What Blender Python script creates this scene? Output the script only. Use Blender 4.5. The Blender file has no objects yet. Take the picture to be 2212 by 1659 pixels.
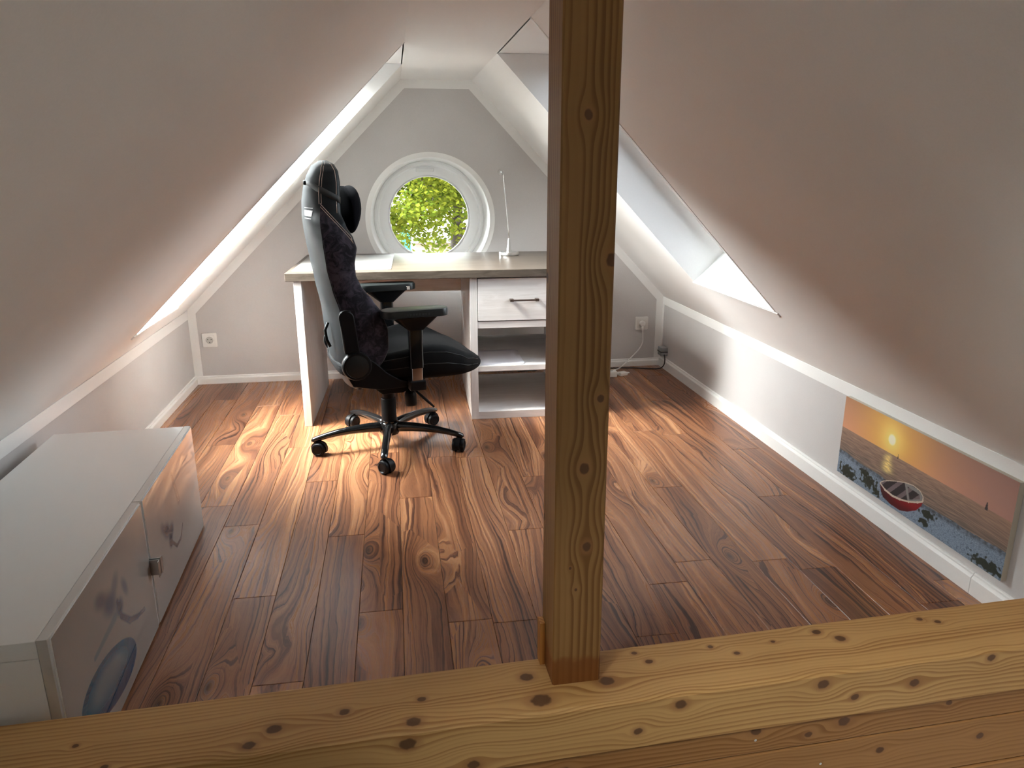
import bpy, math, random
from mathutils import Vector, Matrix
random.seed(7)
SC = bpy.context.scene
COL = SC.collection
R = math.radians

# ------------------------------------------------------------------ camera
FPX = 1609.04
cam_d = bpy.data.cameras.new('camera')
cam_d.sensor_fit = 'HORIZONTAL'; cam_d.sensor_width = 36.0
cam_d.lens = 36.0 * FPX / 2212.0
cam_d.clip_start = 0.02; cam_d.clip_end = 300
cam = bpy.data.objects.new('camera', cam_d); COL.objects.link(cam)
YAW, PITCH, ROLL = 0.154391781, 0.282257659, -0.00180223815
_f = Vector((math.sin(YAW) * math.cos(PITCH), math.cos(YAW) * math.cos(PITCH), -math.sin(PITCH)))
_r = Vector((math.cos(YAW), -math.sin(YAW), 0)); _u = _r.cross(_f)
_c, _s = math.cos(ROLL), math.sin(ROLL)
_r2 = _c * _r + _s * _u; _u2 = -_s * _r + _c * _u
cam.matrix_world = Matrix(((_r2.x, _u2.x, -_f.x, 0), (_r2.y, _u2.y, -_f.y, 0), (_r2.z, _u2.z, -_f.z, 1.2), (0, 0, 0, 1)))
SC.camera = cam

# ------------------------------------------------------------------ sky, sun side, exposure
SC.view_settings.view_transform = 'Standard'
SC.view_settings.look = 'None'
SC.view_settings.gamma = 1.0
SC.view_settings.use_curve_mapping = False
SC.view_settings.exposure = 2.35
SKY_STRENGTH = 0.6
wd = bpy.data.worlds.new('sky'); SC.world = wd; wd.use_nodes = True
wn = wd.node_tree; wn.nodes.clear()
w_out = wn.nodes.new('ShaderNodeOutputWorld'); w_bg = wn.nodes.new('ShaderNodeBackground')
w_sky = wn.nodes.new('ShaderNodeTexSky'); w_sky.sky_type = 'NISHITA'
w_sky.sun_disc = False; w_sky.sun_elevation = R(48); w_sky.sun_rotation = R(-100)
w_sky.air_density = 1.0; w_sky.dust_density = 6.0; w_sky.ozone_density = 1.0
w_hs = wn.nodes.new('ShaderNodeHueSaturation'); w_hs.inputs['Saturation'].default_value = 0.30
wn.links.new(w_sky.outputs[0], w_hs.inputs['Color'])
wn.links.new(w_hs.outputs[0], w_bg.inputs['Color'])
w_bg.inputs['Strength'].default_value = SKY_STRENGTH
wn.links.new(w_bg.outputs[0], w_out.inputs['Surface'])
sun_d = bpy.data.lights.new('hazy_sun', 'SUN'); sun_d.energy = 19.0; sun_d.angle = R(95); sun_d.color = (.94, .975, 1)
sun = bpy.data.objects.new('hazy_sun', sun_d); COL.objects.link(sun)
sun.rotation_euler = Vector((-.56, .68, .54)).to_track_quat('Z', 'Y').to_euler()
SC.cycles.max_bounces = 9; SC.cycles.diffuse_bounces = 6; SC.cycles.glossy_bounces = 4
SC.cycles.transparent_max_bounces = 10; SC.cycles.caustics_reflective = False; SC.cycles.caustics_refractive = False
SC.cycles.sample_clamp_indirect = 6.0
SC.cycles.use_denoising = True; SC.cycles.use_adaptive_sampling = True; SC.cycles.adaptive_threshold = 0.03

# ------------------------------------------------------------------ helpers: tagging, meshes
def tag(o, label=None, cat=None, group=None, kind=None):
    if label: o['label'] = label
    if cat: o['category'] = cat
    if group: o['group'] = group
    if kind: o['kind'] = kind
    return o

def empty(name, loc=(0, 0, 0), rz=0.0, parent=None):
    o = bpy.data.objects.new(name, None); COL.objects.link(o)
    o.location = loc; o.rotation_euler = (0, 0, rz); o.empty_display_size = .1
    if parent: o.parent = parent
    return o

class MB:
    def __init__(s): s.v = []; s.f = []; s.c = None
    def add(s, vs, fs):
        n = len(s.v); s.v += [tuple(v) for v in vs]; s.f += [tuple(i + n for i in f) for f in fs]; return s
    def box(s, x0, y0, z0, x1, y1, z1):
        vs = [(x0, y0, z0), (x1, y0, z0), (x1, y1, z0), (x0, y1, z0), (x0, y0, z1), (x1, y0, z1), (x1, y1, z1), (x0, y1, z1)]
        return s.add(vs, [(0, 3, 2, 1), (4, 5, 6, 7), (0, 1, 5, 4), (1, 2, 6, 5), (2, 3, 7, 6), (3, 0, 4, 7)])
    def prism(s, poly, fn, a, b):
        """poly: 2d points; fn(p, t) -> 3d point"""
        n = len(poly)
        vs = [fn(p, a) for p in poly] + [fn(p, b) for p in poly]
        fs = [tuple(range(n))[::-1], tuple(range(n, 2 * n))] + [(i, (i + 1) % n, n + (i + 1) % n, n + i) for i in range(n)]
        return s.add(vs, fs)
    def loft(s, rings, closed=True, caps=True):
        m = len(rings[0]); vs = [p for r in rings for p in r]; fs = []
        for i in range(len(rings) - 1):
            for j in range(m if closed else m - 1):
                k = (j + 1) % m
                fs.append((i * m + j, i * m + k, (i + 1) * m + k, (i + 1) * m + j))
        if caps:
            fs.append(tuple(range(m))[::-1]); fs.append(tuple((len(rings) - 1) * m + j for j in range(m)))
        return s.add(vs, fs)
    def tube(s, path, rad, n=10, ry=None):
        """rad: number or list; optional ry: second radius list (up direction)"""
        pts = [Vector(p) for p in path]; rings = []
        up = Vector((0, 0, 1))
        t0 = (pts[1] - pts[0]).normalized()
        side = t0.cross(up)
        if side.length < .05: side = Vector((1, 0, 0))
        side.normalize()
        for i, p in enumerate(pts):
            t = (pts[min(i + 1, len(pts) - 1)] - pts[max(i - 1, 0)]).normalized()
            side = (side - t * side.dot(t)).normalized(); nn = side.cross(t)
            r = rad[i] if isinstance(rad, (list, tuple)) else rad
            r2 = r if ry is None else ry[i]
            rings.append([p + side * (r * math.cos(2 * math.pi * k / n)) + nn * (r2 * math.sin(2 * math.pi * k / n)) for k in range(n)])
        return s.loft(rings)
    def lathe(s, prof, o=(0, 0, 0), ax=(0, 0, 1), n=32):
        """prof: (radius, height) pairs"""
        ax = Vector(ax).normalized(); o = Vector(o)
        a = ax.orthogonal().normalized(); b = ax.cross(a)
        rings = [[o + ax * h + (a * math.cos(2 * math.pi * k / n) + b * math.sin(2 * math.pi * k / n)) * max(r, 1e-5) for k in range(n)] for r, h in prof]
        return s.loft(rings)
    def mesh(s, name):
        me = bpy.data.meshes.new(name); me.from_pydata(s.v, [], s.f); me.update()
        return me
    def build(s, name, mat, parent=None, smooth=False, bevel=0, sub=0, auto=None, seg=2):
        o = bpy.data.objects.new(name, s.mesh(name)); COL.objects.link(o)
        fin(o, mat, parent, smooth, bevel, sub, auto, seg)
        return o

def fin(o, mat, parent=None, smooth=False, bevel=0, sub=0, auto=None, seg=2):
    me = o.data
    if mat: me.materials.append(mat)
    if parent: o.parent = parent
    import bmesh
    bm = bmesh.new(); bm.from_mesh(me); bmesh.ops.recalc_face_normals(bm, faces=bm.faces); bm.to_mesh(me); bm.free()
    if smooth or bevel or auto is not None:
        for p in me.polygons: p.use_smooth = True
        if auto is not None or bevel:
            me.set_sharp_from_angle(angle=R(auto if auto is not None else 35))
    if bevel:
        m = o.modifiers.new('bevel', 'BEVEL'); m.width = bevel; m.segments = seg; m.limit_method = 'ANGLE'; m.angle_limit = R(40); m.harden_normals = True
    if sub:
        m = o.modifiers.new('sub', 'SUBSURF'); m.levels = sub; m.render_levels = sub

def box(name, mat, parent, x0, y0, z0, x1, y1, z1, bevel=0.0015):
    return MB().box(x0, y0, z0, x1, y1, z1).build(name, mat, parent, bevel=bevel)

def interp(tab, x):
    if x <= tab[0][0]: return tab[0][1]
    for (a, va), (b, vb) in zip(tab, tab[1:]):
        if x <= b:
            t = (x - a) / (b - a); t2 = t * t * (3 - 2 * t) * .35 + t * .65
            return va + (vb - va) * t2
    return tab[-1][1]

# ------------------------------------------------------------------ helpers: procedural shading
class NT:
    """small expression builder over shader nodes"""
    def __init__(s, name):
        s.m = bpy.data.materials.new(name); s.m.use_nodes = True
        s.t = s.m.node_tree; s.t.nodes.clear()
        s.out = s.t.nodes.new('ShaderNodeOutputMaterial')
        s.b = s.t.nodes.new('ShaderNodeBsdfPrincipled'); s.t.links.new(s.b.outputs[0], s.out.inputs[0])
    def n(s, typ, **kw):
        nd = s.t.nodes.new(typ)
        for k, v in kw.items(): setattr(nd, k, v)
        return nd
    def put(s, sock, val):
        if isinstance(val, X): s.t.links.new(val.s, sock)
        else: sock.default_value = val
    def coords(s, kind='Object'):
        tc = s.n('ShaderNodeTexCoord'); sp = s.n('ShaderNodeSeparateXYZ'); s.t.links.new(tc.outputs[kind], sp.inputs[0])
        return X(s, sp.outputs[0]), X(s, sp.outputs[1]), X(s, sp.outputs[2])
    def rnd(s):
        return X(s, s.n('ShaderNodeObjectInfo').outputs['Random'])
    def vec(s, x, y, z):
        c = s.n('ShaderNodeCombineXYZ')
        for i, v in enumerate((x, y, z)): s.put(c.inputs[i], v)
        return X(s, c.outputs[0])
    def noise(s, x, y, z, scale=1, detail=3, rough=.5, dist=0):
        nd = s.n('ShaderNodeTexNoise'); s.t.links.new(s.vec(x, y, z).s, nd.inputs['Vector'])
        nd.inputs['Scale'].default_value = scale; nd.inputs['Detail'].default_value = detail
        nd.inputs['Roughness'].default_value = rough; nd.inputs['Distortion'].default_value = dist
        return X(s, nd.outputs['Fac'])
    def voro(s, x, y, z, scale=1, rand=1, dim='3D'):
        nd = s.n('ShaderNodeTexVoronoi', voronoi_dimensions=dim); s.t.links.new(s.vec(x, y, z).s, nd.inputs['Vector'])
        nd.inputs['Scale'].default_value = scale; nd.inputs['Randomness'].default_value = rand
        sp = s.n('ShaderNodeSeparateColor'); s.t.links.new(nd.outputs['Color'], sp.inputs[0])
        return X(s, nd.outputs['Distance']), X(s, sp.outputs[0])
    def ramp(s, fac, stops):
        r = s.n('ShaderNodeValToRGB'); s.put(r.inputs[0], fac); e = r.color_ramp.elements
        while len(e) < len(stops): e.new(.5)
        for el, (p, c) in zip(e, stops):
            el.position = p; el.color = (*c, 1) if len(c) == 3 else c
        return X(s, r.outputs[0])
    def mix(s, fac, a, b):
        m = s.n('ShaderNodeMix', data_type='RGBA'); s.put(m.inputs[0], fac)
        for i, v in ((6, a), (7, b)):
            s.put(m.inputs[i], v if isinstance(v, X) else (*v, 1))
        return X(s, m.outputs[2])
    def bump(s, h, strength=.2, dist=.001):
        b = s.n('ShaderNodeBump'); b.inputs['Strength'].default_value = strength; b.inputs['Distance'].default_value = dist
        s.put(b.inputs['Height'], h); s.t.links.new(b.outputs[0], s.b.inputs['Normal'])
    def set(s, **kw):
        for k, v in kw.items():
            k = {'color': 'Base Color', 'rough': 'Roughness', 'metal': 'Metallic', 'ior': 'IOR', 'coat': 'Coat Weight', 'coat_rough': 'Coat Roughness', 'spec': 'Specular IOR Level', 'sheen': 'Sheen Weight', 'emit': 'Emission Strength', 'sheen_rough': 'Sheen Roughness'}.get(k, k)
            if k == 'Base Color' and not isinstance(v, X): v = (*v, 1)
            s.put(s.b.inputs[k], v)
        return s

class X:
    def __init__(s, nt, sock): s.nt = nt; s.s = sock
    def m(s, op, *a):
        nd = s.nt.n('ShaderNodeMath', operation=op)
        for i, v in enumerate((s,) + a): s.nt.put(nd.inputs[i], v)
        return X(s.nt, nd.outputs[0])
    def __add__(s, o): return s.m('ADD', o)
    def __sub__(s, o): return s.m('SUBTRACT', o)
    def __mul__(s, o): return s.m('MULTIPLY', o)
    def __truediv__(s, o): return s.m('DIVIDE', o)
    __radd__ = __add__; __rmul__ = __mul__
    def rsub(s, o):
        nd = s.nt.n('ShaderNodeMath', operation='SUBTRACT'); nd.inputs[0].default_value = o; s.nt.put(nd.inputs[1], s)
        return X(s.nt, nd.outputs[0])
    def sq(s): return s * s
    def exp(s): return s.m('EXPONENT')
    def max(s, o): return s.m('MAXIMUM', o)
    def min(s, o): return s.m('MINIMUM', o)
    def gt(s, o): return s.m('GREATER_THAN', o)
    def lt(s, o): return s.m('LESS_THAN', o)
    def fract(s): return s.m('FRACT')
    def pow(s, o): return s.m('POWER', o)
    def sm(s, a, b):
        nd = s.nt.n('ShaderNodeMapRange', interpolation_type='SMOOTHSTEP'); s.nt.put(nd.inputs[0], s)
        nd.inputs[1].default_value = a; nd.inputs[2].default_value = b
        return X(s.nt, nd.outputs[0])

def plain(name, color, rough=.5, **kw):
    t = NT(name); t.set(color=color, rough=rough, **kw); return t.m

def grainy(name, color, rough=.55, amp=.06, scale=900, bump=.08, dist=.0004, **kw):
    """paint, wallpaper, plastic: a colour with slight mottling and fine relief"""
    t = NT(name); x, y, z = t.coords()
    n1 = t.noise(x, y, z, 2.3, 3); n2 = t.noise(x, y, z, scale, 2)
    k = n1 * .6 + n2 * .4
    c0 = tuple(c * (1 - amp) for c in color); c1 = tuple(min(1, c * (1 + amp)) for c in color)
    t.set(color=t.mix(k.sm(.3, .7), c0, c1), rough=rough, **kw); t.bump(n2, bump, dist)
    return t.m

def pine(name, uax, vfun, knots, light=(.64, .39, .15), dark=(.40, .20, .06), freq=95.0, stain=None):
    """knotty pine: growth-ring lines that flow round the knots"""
    t = NT(name); xyz = t.coords()
    u = xyz['xyz'.index(uax)]; v = vfun(*xyz)
    f = v + (t.noise(u * 1.1, v * 5, 1.7, 1, 3) - .5) * .034 + (t.noise(u * 5, v * 30, 4.2, 1, 2) - .5) * .006
    kd = None; halo = None
    wob = (t.noise(u * 90, v * 90, 6.1, 1, 1) - .5) * .5
    for (ku, kv, r) in knots:
        du = u - ku; dv = v - kv
        e = ((du / (r * 4.2)).sq() + (dv / (r * 2.6)).sq()) * -1.0
        e = e.exp()
        f = f + dv * e * -1.1 + e * (r * .18)
        rr = ((du / (r * 1.0)).sq() + (dv / (r * .8)).sq()).m('SQRT') + wob
        d = rr.sm(1.15, .75); h = rr.sm(2.3, .9)
        kd = d if kd is None else kd.max(d); halo = h if halo is None else halo.max(h)
    ph = f * freq + t.noise(f * 14, u * .3, 3.1, 1, 2) * 2.2
    saw = ph.fract()
    ring = saw.sm(.2, .9) * saw.sm(1.0, .93)
    lo = t.noise(f * 26, u * .25, .3, 1, 3)
    fib = t.noise(u * 6, f * 520, 2.2, 1, 3)
    k = ring * .66 * lo.sm(.28, .66) + lo * .30 + fib * .16
    col = t.mix(k.sm(.14, .88), light, dark)
    col = t.mix(t.noise(u * 1.7, v * 3, 8, 1, 2).sm(.35, .75) * .35, col, tuple(a * .86 for a in dark))
    if halo is not None:
        col = t.mix(halo * .55, col, (.33, .15, .055)); col = t.mix(kd * .85, col, (.10, .045, .022))
    if stain:
        col = stain(t, xyz, col)
    t.set(color=col, rough=.52 , spec=.35); t.bump(t.noise(u * 6, v * 420, 2.2, 1, 2), .10, .0006)
    return t.m

def walnut(name):
    """dark figured laminate plank: streaks, cathedrals and eyes; differs from plank to plank"""
    t = NT(name); x, y, z = t.coords(); r = t.rnd()
    Y = y + r * 57.0; sx = r * 311.0
    d, cell = t.voro(x * 6.0 + sx, Y * 2.3, 0, 1, 1, '2D')
    e = ((d / .16).sq() * -1.0).exp() * cell.gt(.70)
    e2 = ((d / .40).sq() * -1.0).exp() * cell.gt(.55)
    warp = t.noise(x * 3.0, Y * .55, sx, 1, 2, .5) - .5
    wig = t.noise(x * 22, Y * 4.5, sx, 1, 3) - .5
    f = x * 105 + warp * 21 + wig * 3.0 + e * 8 + e2 * 6.0
    broad = t.noise(f * .12, Y * .28, sx, 1, 3, .55)
    mid = t.noise(f * .75, Y * .45, sx, 1, 4, .65)
    pores = t.noise(x * 700, Y * 16, sx, 1, 2)
    lw = (f * .55 + mid * 2.2).fract()
    lines = (lw - .5).m('ABSOLUTE').sm(.30, .5) * t.noise(f * .3, Y * 1.1, 3.0, 1, 2).sm(.35, .6)
    tone = t.noise(x * 2.0, Y * .45, sx, 1, 2)
    k = broad * .50 + mid * .50 - .04 + (tone - .5) * .22 + (r - .5) * .07 - lines * .24 - pores.sm(.56, .75) * .10 + .06
    col = t.ramp(k, [(.18, (.027, .0115, .0085)), (.30, (.076, .029, .0165)), (.41, (.168, .065, .032)), (.52, (.30, .126, .057)), (.66, (.50, .25, .118))])
    core = ((d / .065).sq() * -1.0).exp() * cell.gt(.70)
    col = t.mix(core * .85, col, (.03, .015, .011))
    t.set(color=col, rough=(k * -.12 + .34), spec=.42)
    t.bump(pores, .14, .0006)
    return t.m

def greywood(name, c0, c1, ax='x', rough=.42, s=1.0, spec=.5):
    """wood-grain melamine"""
    t = NT(name); x, y, z = t.coords()
    if ax == 'x': a, b, c = x, y, z
    elif ax == 'z': a, b, c = z, x, y
    else: a, b, c = y, x, z
    w = t.noise(a * 1.2, b * 6, c * 6, 1, 3) - .5
    st = t.noise(a * 1.6, b * 55 * s + w * 16, c * 55 * s + w * 9, 1, 4, .6)
    fi = t.noise(a * 12, b * 420, c * 420, 1, 2)
    k = st * .75 + fi * .25
    t.set(color=t.mix(k.sm(.3, .7), c0, c1), rough=rough, spec=spec); t.bump(fi, .1, .0004)
    return t.m

def leather(name, color, rough=.36, sheen=0, bump=.25, scale=420, amp=.1, spec=.5):
    t = NT(name); x, y, z = t.coords()
    d, _ = t.voro(x, y, z, scale); n = t.noise(x, y, z, 9, 3)
    c0 = tuple(c * (1 - amp) for c in color); c1 = tuple(c * (1 + amp) for c in color)
    t.set(color=t.mix(n, c0, c1), rough=rough, sheen=sheen, spec=spec); t.bump(d + n * 2, bump, .0006)
    return t.m

def suede(name, c0, c1):
    t = NT(name); x, y, z = t.coords()
    n = t.noise(x, y, z, 26, 5, .65, 1.2); n2 = t.noise(x, y, z, 7, 3)
    k = (n * .65 + n2 * .35).sm(.42, .62)
    t.set(color=t.mix(k, c0, c1), rough=.92, sheen=.55, sheen_rough=.35, spec=.15); t.bump(t.noise(x, y, z, 700, 2), .25, .0005)
    return t.m

def glass(name, tint=(1, 1, 1), strength=1.0):
    t = NT(name); t.t.nodes.remove(t.b)
    tr = t.n('ShaderNodeBsdfTransparent'); tr.inputs[0].default_value = (*tint, 1)
    gl = t.n('ShaderNodeBsdfGlossy'); gl.inputs['Roughness'].default_value = 0.0
    fr = t.n('ShaderNodeFresnel'); fr.inputs[0].default_value = 1.45
    mx = t.n('ShaderNodeMixShader'); t.put(mx.inputs[0], X(t, fr.outputs[0]) * strength)
    t.t.links.new(tr.outputs[0], mx.inputs[1]); t.t.links.new(gl.outputs[0], mx.inputs[2])
    t.t.links.new(mx.outputs[0], t.out.inputs[0])
    return t.m

def vcol(name, rough=.4, **kw):
    t = NT(name); a = t.n('ShaderNodeAttribute', attribute_name='col')
    t.t.links.new(a.outputs['Color'], t.b.inputs['Base Color']); t.set(rough=rough, **kw)
    return t.m

M = {}
M['slope'] = grainy('slope paint', (.865, .855, .84), .7, .02, 260, .12, .0006)
M['wallpaper'] = grainy('fine wallpaper', (.58, .562, .555), .75, .05, 420, .3, .0008)
M['white'] = grainy('white gloss paint', (.86, .86, .845), .4, .015, 200, .05, .0004)
M['lining'] = grainy('window lining', (.89, .895, .89), .55, .015, 200, .05, .0004)
M['pvc'] = plain('white window profile', (.86, .87, .87), .3)
M['glass'] = glass('clear pane', (.96, .98, .97))
M['dark_gap'] = plain('underlay', (.03, .017, .012), .8)
M['walnut'] = walnut('walnut laminate')
M['roofing'] = grainy('roof covering', (.10, .06, .05), .8, .2, 30)
M['desk_top'] = greywood('grey brown oak melamine', (.07, .056, .044), (.14, .115, .093), 'x', .30, spec=.2)
M['desk_edge'] = M['desk_top']
M['desk_white_v'] = greywood('white washed wood, upright', (.70, .675, .65), (.83, .815, .80), 'z', .4)
M['desk_white_h'] = greywood('white washed wood, level', (.70, .675, .65), (.83, .815, .80), 'x', .4)
M['desk_white_y'] = greywood('white washed wood, deep', (.70, .675, .65), (.83, .815, .80), 'y', .4)
M['cab_white'] = plain('white lacquer', (.80, .81, .79), .22, coat=.3)
M['alu'] = plain('brushed aluminium', (.58, .58, .57), .36, metal=1)
M['door_frame'] = plain('satin aluminium frame', (.62, .62, .60), .38, metal=.45)
M['alu_dark'] = plain('dull aluminium edge', (.42, .38, .31), .4, metal=.8)
M['chrome'] = plain('chrome', (.82, .82, .82), .12, metal=1)
M['bronze'] = plain('burnished handle', (.12, .085, .07), .35, metal=.7)
M['black_leather'] = leather('black leather', (.0075, .0115, .014), .42, spec=.22)
M['suede'] = suede('black suede', (.012, .0105, .0145), (.054, .047, .064))
M['velour'] = leather('black velour', (.003, .003, .0045), .95, .0, .3, 300, spec=.08)
M['black_cloth'] = leather('black cloth', (.003, .003, .0035), .75, 0, .3, 700, spec=.16)
M['black_plastic'] = grainy('black plastic', (.0045, .0045, .005), .45, .1, 900, .15, spec=.18)
M['black_gloss'] = plain('black gloss', (.006, .0065, .007), .12, coat=.5)
M['soft_black'] = plain('soft black pad', (.010, .0125, .0125), .36, spec=.4)
M['thread'] = plain('pale stitching', (.50, .40, .35), .8)
M['strap'] = plain('woven strap', (.022, .024, .025), .6)
M['badge'] = plain('silver print', (.75, .74, .73), .4)
M['sheet'] = plain('paper', (.82, .82, .86), .6)
M['socket'] = plain('socket plastic', (.80, .79, .76), .35)
M['hole'] = plain('contact hole', (.015, .015, .015), .6)
M['cable_white'] = plain('white cable', (.78, .78, .76), .4)
M['cable_black'] = plain('black cable', (.012, .012, .012), .45)
M['grey_plastic'] = plain('grey plastic', (.27, .285, .29), .45)
M['pad'] = plain('clear frosted desk mat', (.42, .425, .41), .45, spec=.2)
M['shadow_line'] = plain('dark seam', (.10, .09, .08), .7)

# ------------------------------------------------------------------ the room shell
XL, XR, YB = -1.172, 1.633, 4.38            # knee walls, gable
ZKL, ZKR, ZC = .432, .436, 1.663            # knee heights, flat ceiling
AL, AR = .072, .462                         # where the slopes meet the ceiling
Y0 = -1.9                                   # hall end behind the viewer
ZH = -1.05                                  # hall floor below the loft
TH = .24                                    # roof build-up

def slope_z(side, x):
    if side < 0: return ZKL + (x - XL) * (ZC - ZKL) / (AL - XL)
    return ZKR + (XR - x) * (ZC - ZKR) / (XR - AR)

# floor: underlay slab with single planks on it
floor = MB().box(XL - .1, 1.235, -.16, XR + .1, YB + .1, -.0085).build('floor', M['dark_gap'])
tag(floor, kind='structure')
PW, PL = .122, 1.23
plank_cache = {}
def plank_mesh(w, l):
    key = (round(w, 3), round(l, 3))
    if key not in plank_cache:
        g = .00045; b = .0011
        def ring(z, i): return [(i, i, z), (w - i, i, z), (w - i, l - i, z), (i, l - i, z)]
        mb = MB().loft([ring(-.008, g), ring(-b, g), ring(0, g + b)])
        me = mb.mesh('plank'); me.materials.append(M['walnut']); plank_cache[key] = me
    return plank_cache[key]
ends = {-1: 2.483, 0: 2.005, 1: 2.832, 2: 2.349, 3: 1.876, 4: 2.62, 5: 3.02, 6: 1.768, 7: 2.30, 8: 2.75, 9: 1.646, 10: 3.12, 11: 2.003, 12: 2.56, 13: 3.2, 14: 1.901, 15: 2.42, 16: 2.9, 17: 1.777}
k0 = -6
while -.510 + PW * k0 < XR:
    xa = max(-.510 + PW * k0, XL + .012); xb = min(-.510 + PW * (k0 + 1), XR - .012)
    if xb - xa > .02:
        e0 = ends.get(k0, 2.0 + random.random() * PL); ya = e0
        while ya > 1.24: ya -= PL
        while ya < YB - .03:
            y0, y1 = max(ya, 1.235), min(ya + PL, YB - .012)
            if y1 - y0 > .03:
                o = bpy.data.objects.new('plank', plank_mesh(xb - xa, y1 - y0)); COL.objects.link(o)
                o.location = (xa, y0, 0); o.parent = floor
            ya += PL
    k0 += 1

# gable wall at the desk, with the round opening
WC = (.2135, .918); WR = .343                # round window centre (x, z), opening radius
def wall_with_hole(name, y_in, y_out, poly, c, r, mat):
    angs = sorted(set([round(2 * math.pi * i / 120, 6) for i in range(120)] + [round(math.atan2(p[1] - c[1], p[0] - c[0]) % (2 * math.pi), 6) for p in poly]))
    def hit(a):
        d = (math.cos(a), math.sin(a)); best = 1e9
        for (p, q) in zip(poly, poly[1:] + poly[:1]):
            ex, ez = q[0] - p[0], q[1] - p[1]; den = d[0] * ez - d[1] * ex
            if abs(den) < 1e-9: continue
            wx, wz = p[0] - c[0], p[1] - c[1]
            t = (wx * ez - wz * ex) / den; s = (wx * d[1] - wz * d[0]) / den
            if t > 0 and -1e-4 <= s <= 1.0001: best = min(best, t)
        return (c[0] + d[0] * best, c[1] + d[1] * best)
    rings = [[], [], [], []]
    for a in angs:
        p = hit(a); q = (c[0] + r * math.cos(a), c[1] + r * math.sin(a))
        rings[0].append((p[0], y_in, p[1])); rings[1].append((q[0], y_in, q[1]))
        rings[2].append((q[0], y_out, q[1])); rings[3].append((p[0], y_out, p[1]))
    mb = MB().loft(rings + [rings[0]], caps=False)
    return mb.build(name, mat)
gable = [(XL - .02, -.16), (XR + .02, -.16), (XR + .02, ZKR + .02), (AR + .02, ZC + .02), (AL - .02, ZC + .02), (XL - .02, ZKL + .02)]
tag(wall_with_hole('wall_back', YB, YB + .30, gable, WC, WR, M['wallpaper']), kind='structure')
# knee walls; they run on into the hall
tag(MB().box(XL - .10, Y0, ZH, XL, YB + .3, ZKL + .03).build('wall_left', M['wallpaper']), kind='structure')
tag(MB().box(XR, Y0, ZH, XR + .10, YB + .3, ZKR + .03).build('wall_right', M['wallpaper']), kind='structure')
tag(MB().box(AL - .005, Y0, ZC, AR + .005, YB + .3, ZC + .12).build('ceiling', M['slope']), kind='structure')

HALL_FILL = (.06, .52, -.54, -.12)               # unseen roof window added as fill light: y from, y to, x low, x high
def slope(side, name, ya, yb, xlow, hall=None):
    """sloping ceiling with a rectangular roof-window opening that reaches the flat ceiling"""
    xk, zk, xa = (XL, ZKL, AL) if side < 0 else (XR, ZKR, AR)
    L = math.hypot(xa - xk, ZC - zk); tx, tz = (xa - xk) / L, (ZC - zk) / L
    nx, nz = (-tz, tx) if side < 0 else (tz, -tx)       # outward (up and away)
    if nz < 0: nx, nz = -nx, -nz
    s_low = (xlow - xk) / tx
    def pt(s, h, y): return (xk + tx * s + nx * h, y, zk + tz * s + nz * h)
    mb = MB()
    e0 = -.02; e1 = L
    def slab(s0, s1, y0, y1):
        mb.prism([(s0, 0), (s1, 0), (s1, TH), (s0, TH)], lambda p, y: pt(p[0], p[1], y), y0, y1)
    slab(e0, e1 + .20, yb, YB + .3); slab(e0, s_low, ya, yb)
    if hall:  # leave a hole for the added fill-light window
        h0, h1 = (hall[2] - xk) / tx, (hall[3] - xk) / tx
        slab(e0, e1 + .20, Y0, hall[0]); slab(e0, e1 + .20, hall[1], ya); slab(e0, h0, hall[0], hall[1]); slab(h1, e1 + .20, hall[0], hall[1])
    else:
        slab(e0, e1 + .20, Y0, ya)
    o = mb.build(name, M['slope']); tag(o, kind='structure')
    return pt, s_low, L, (nx, nz), (tx, tz)

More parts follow.
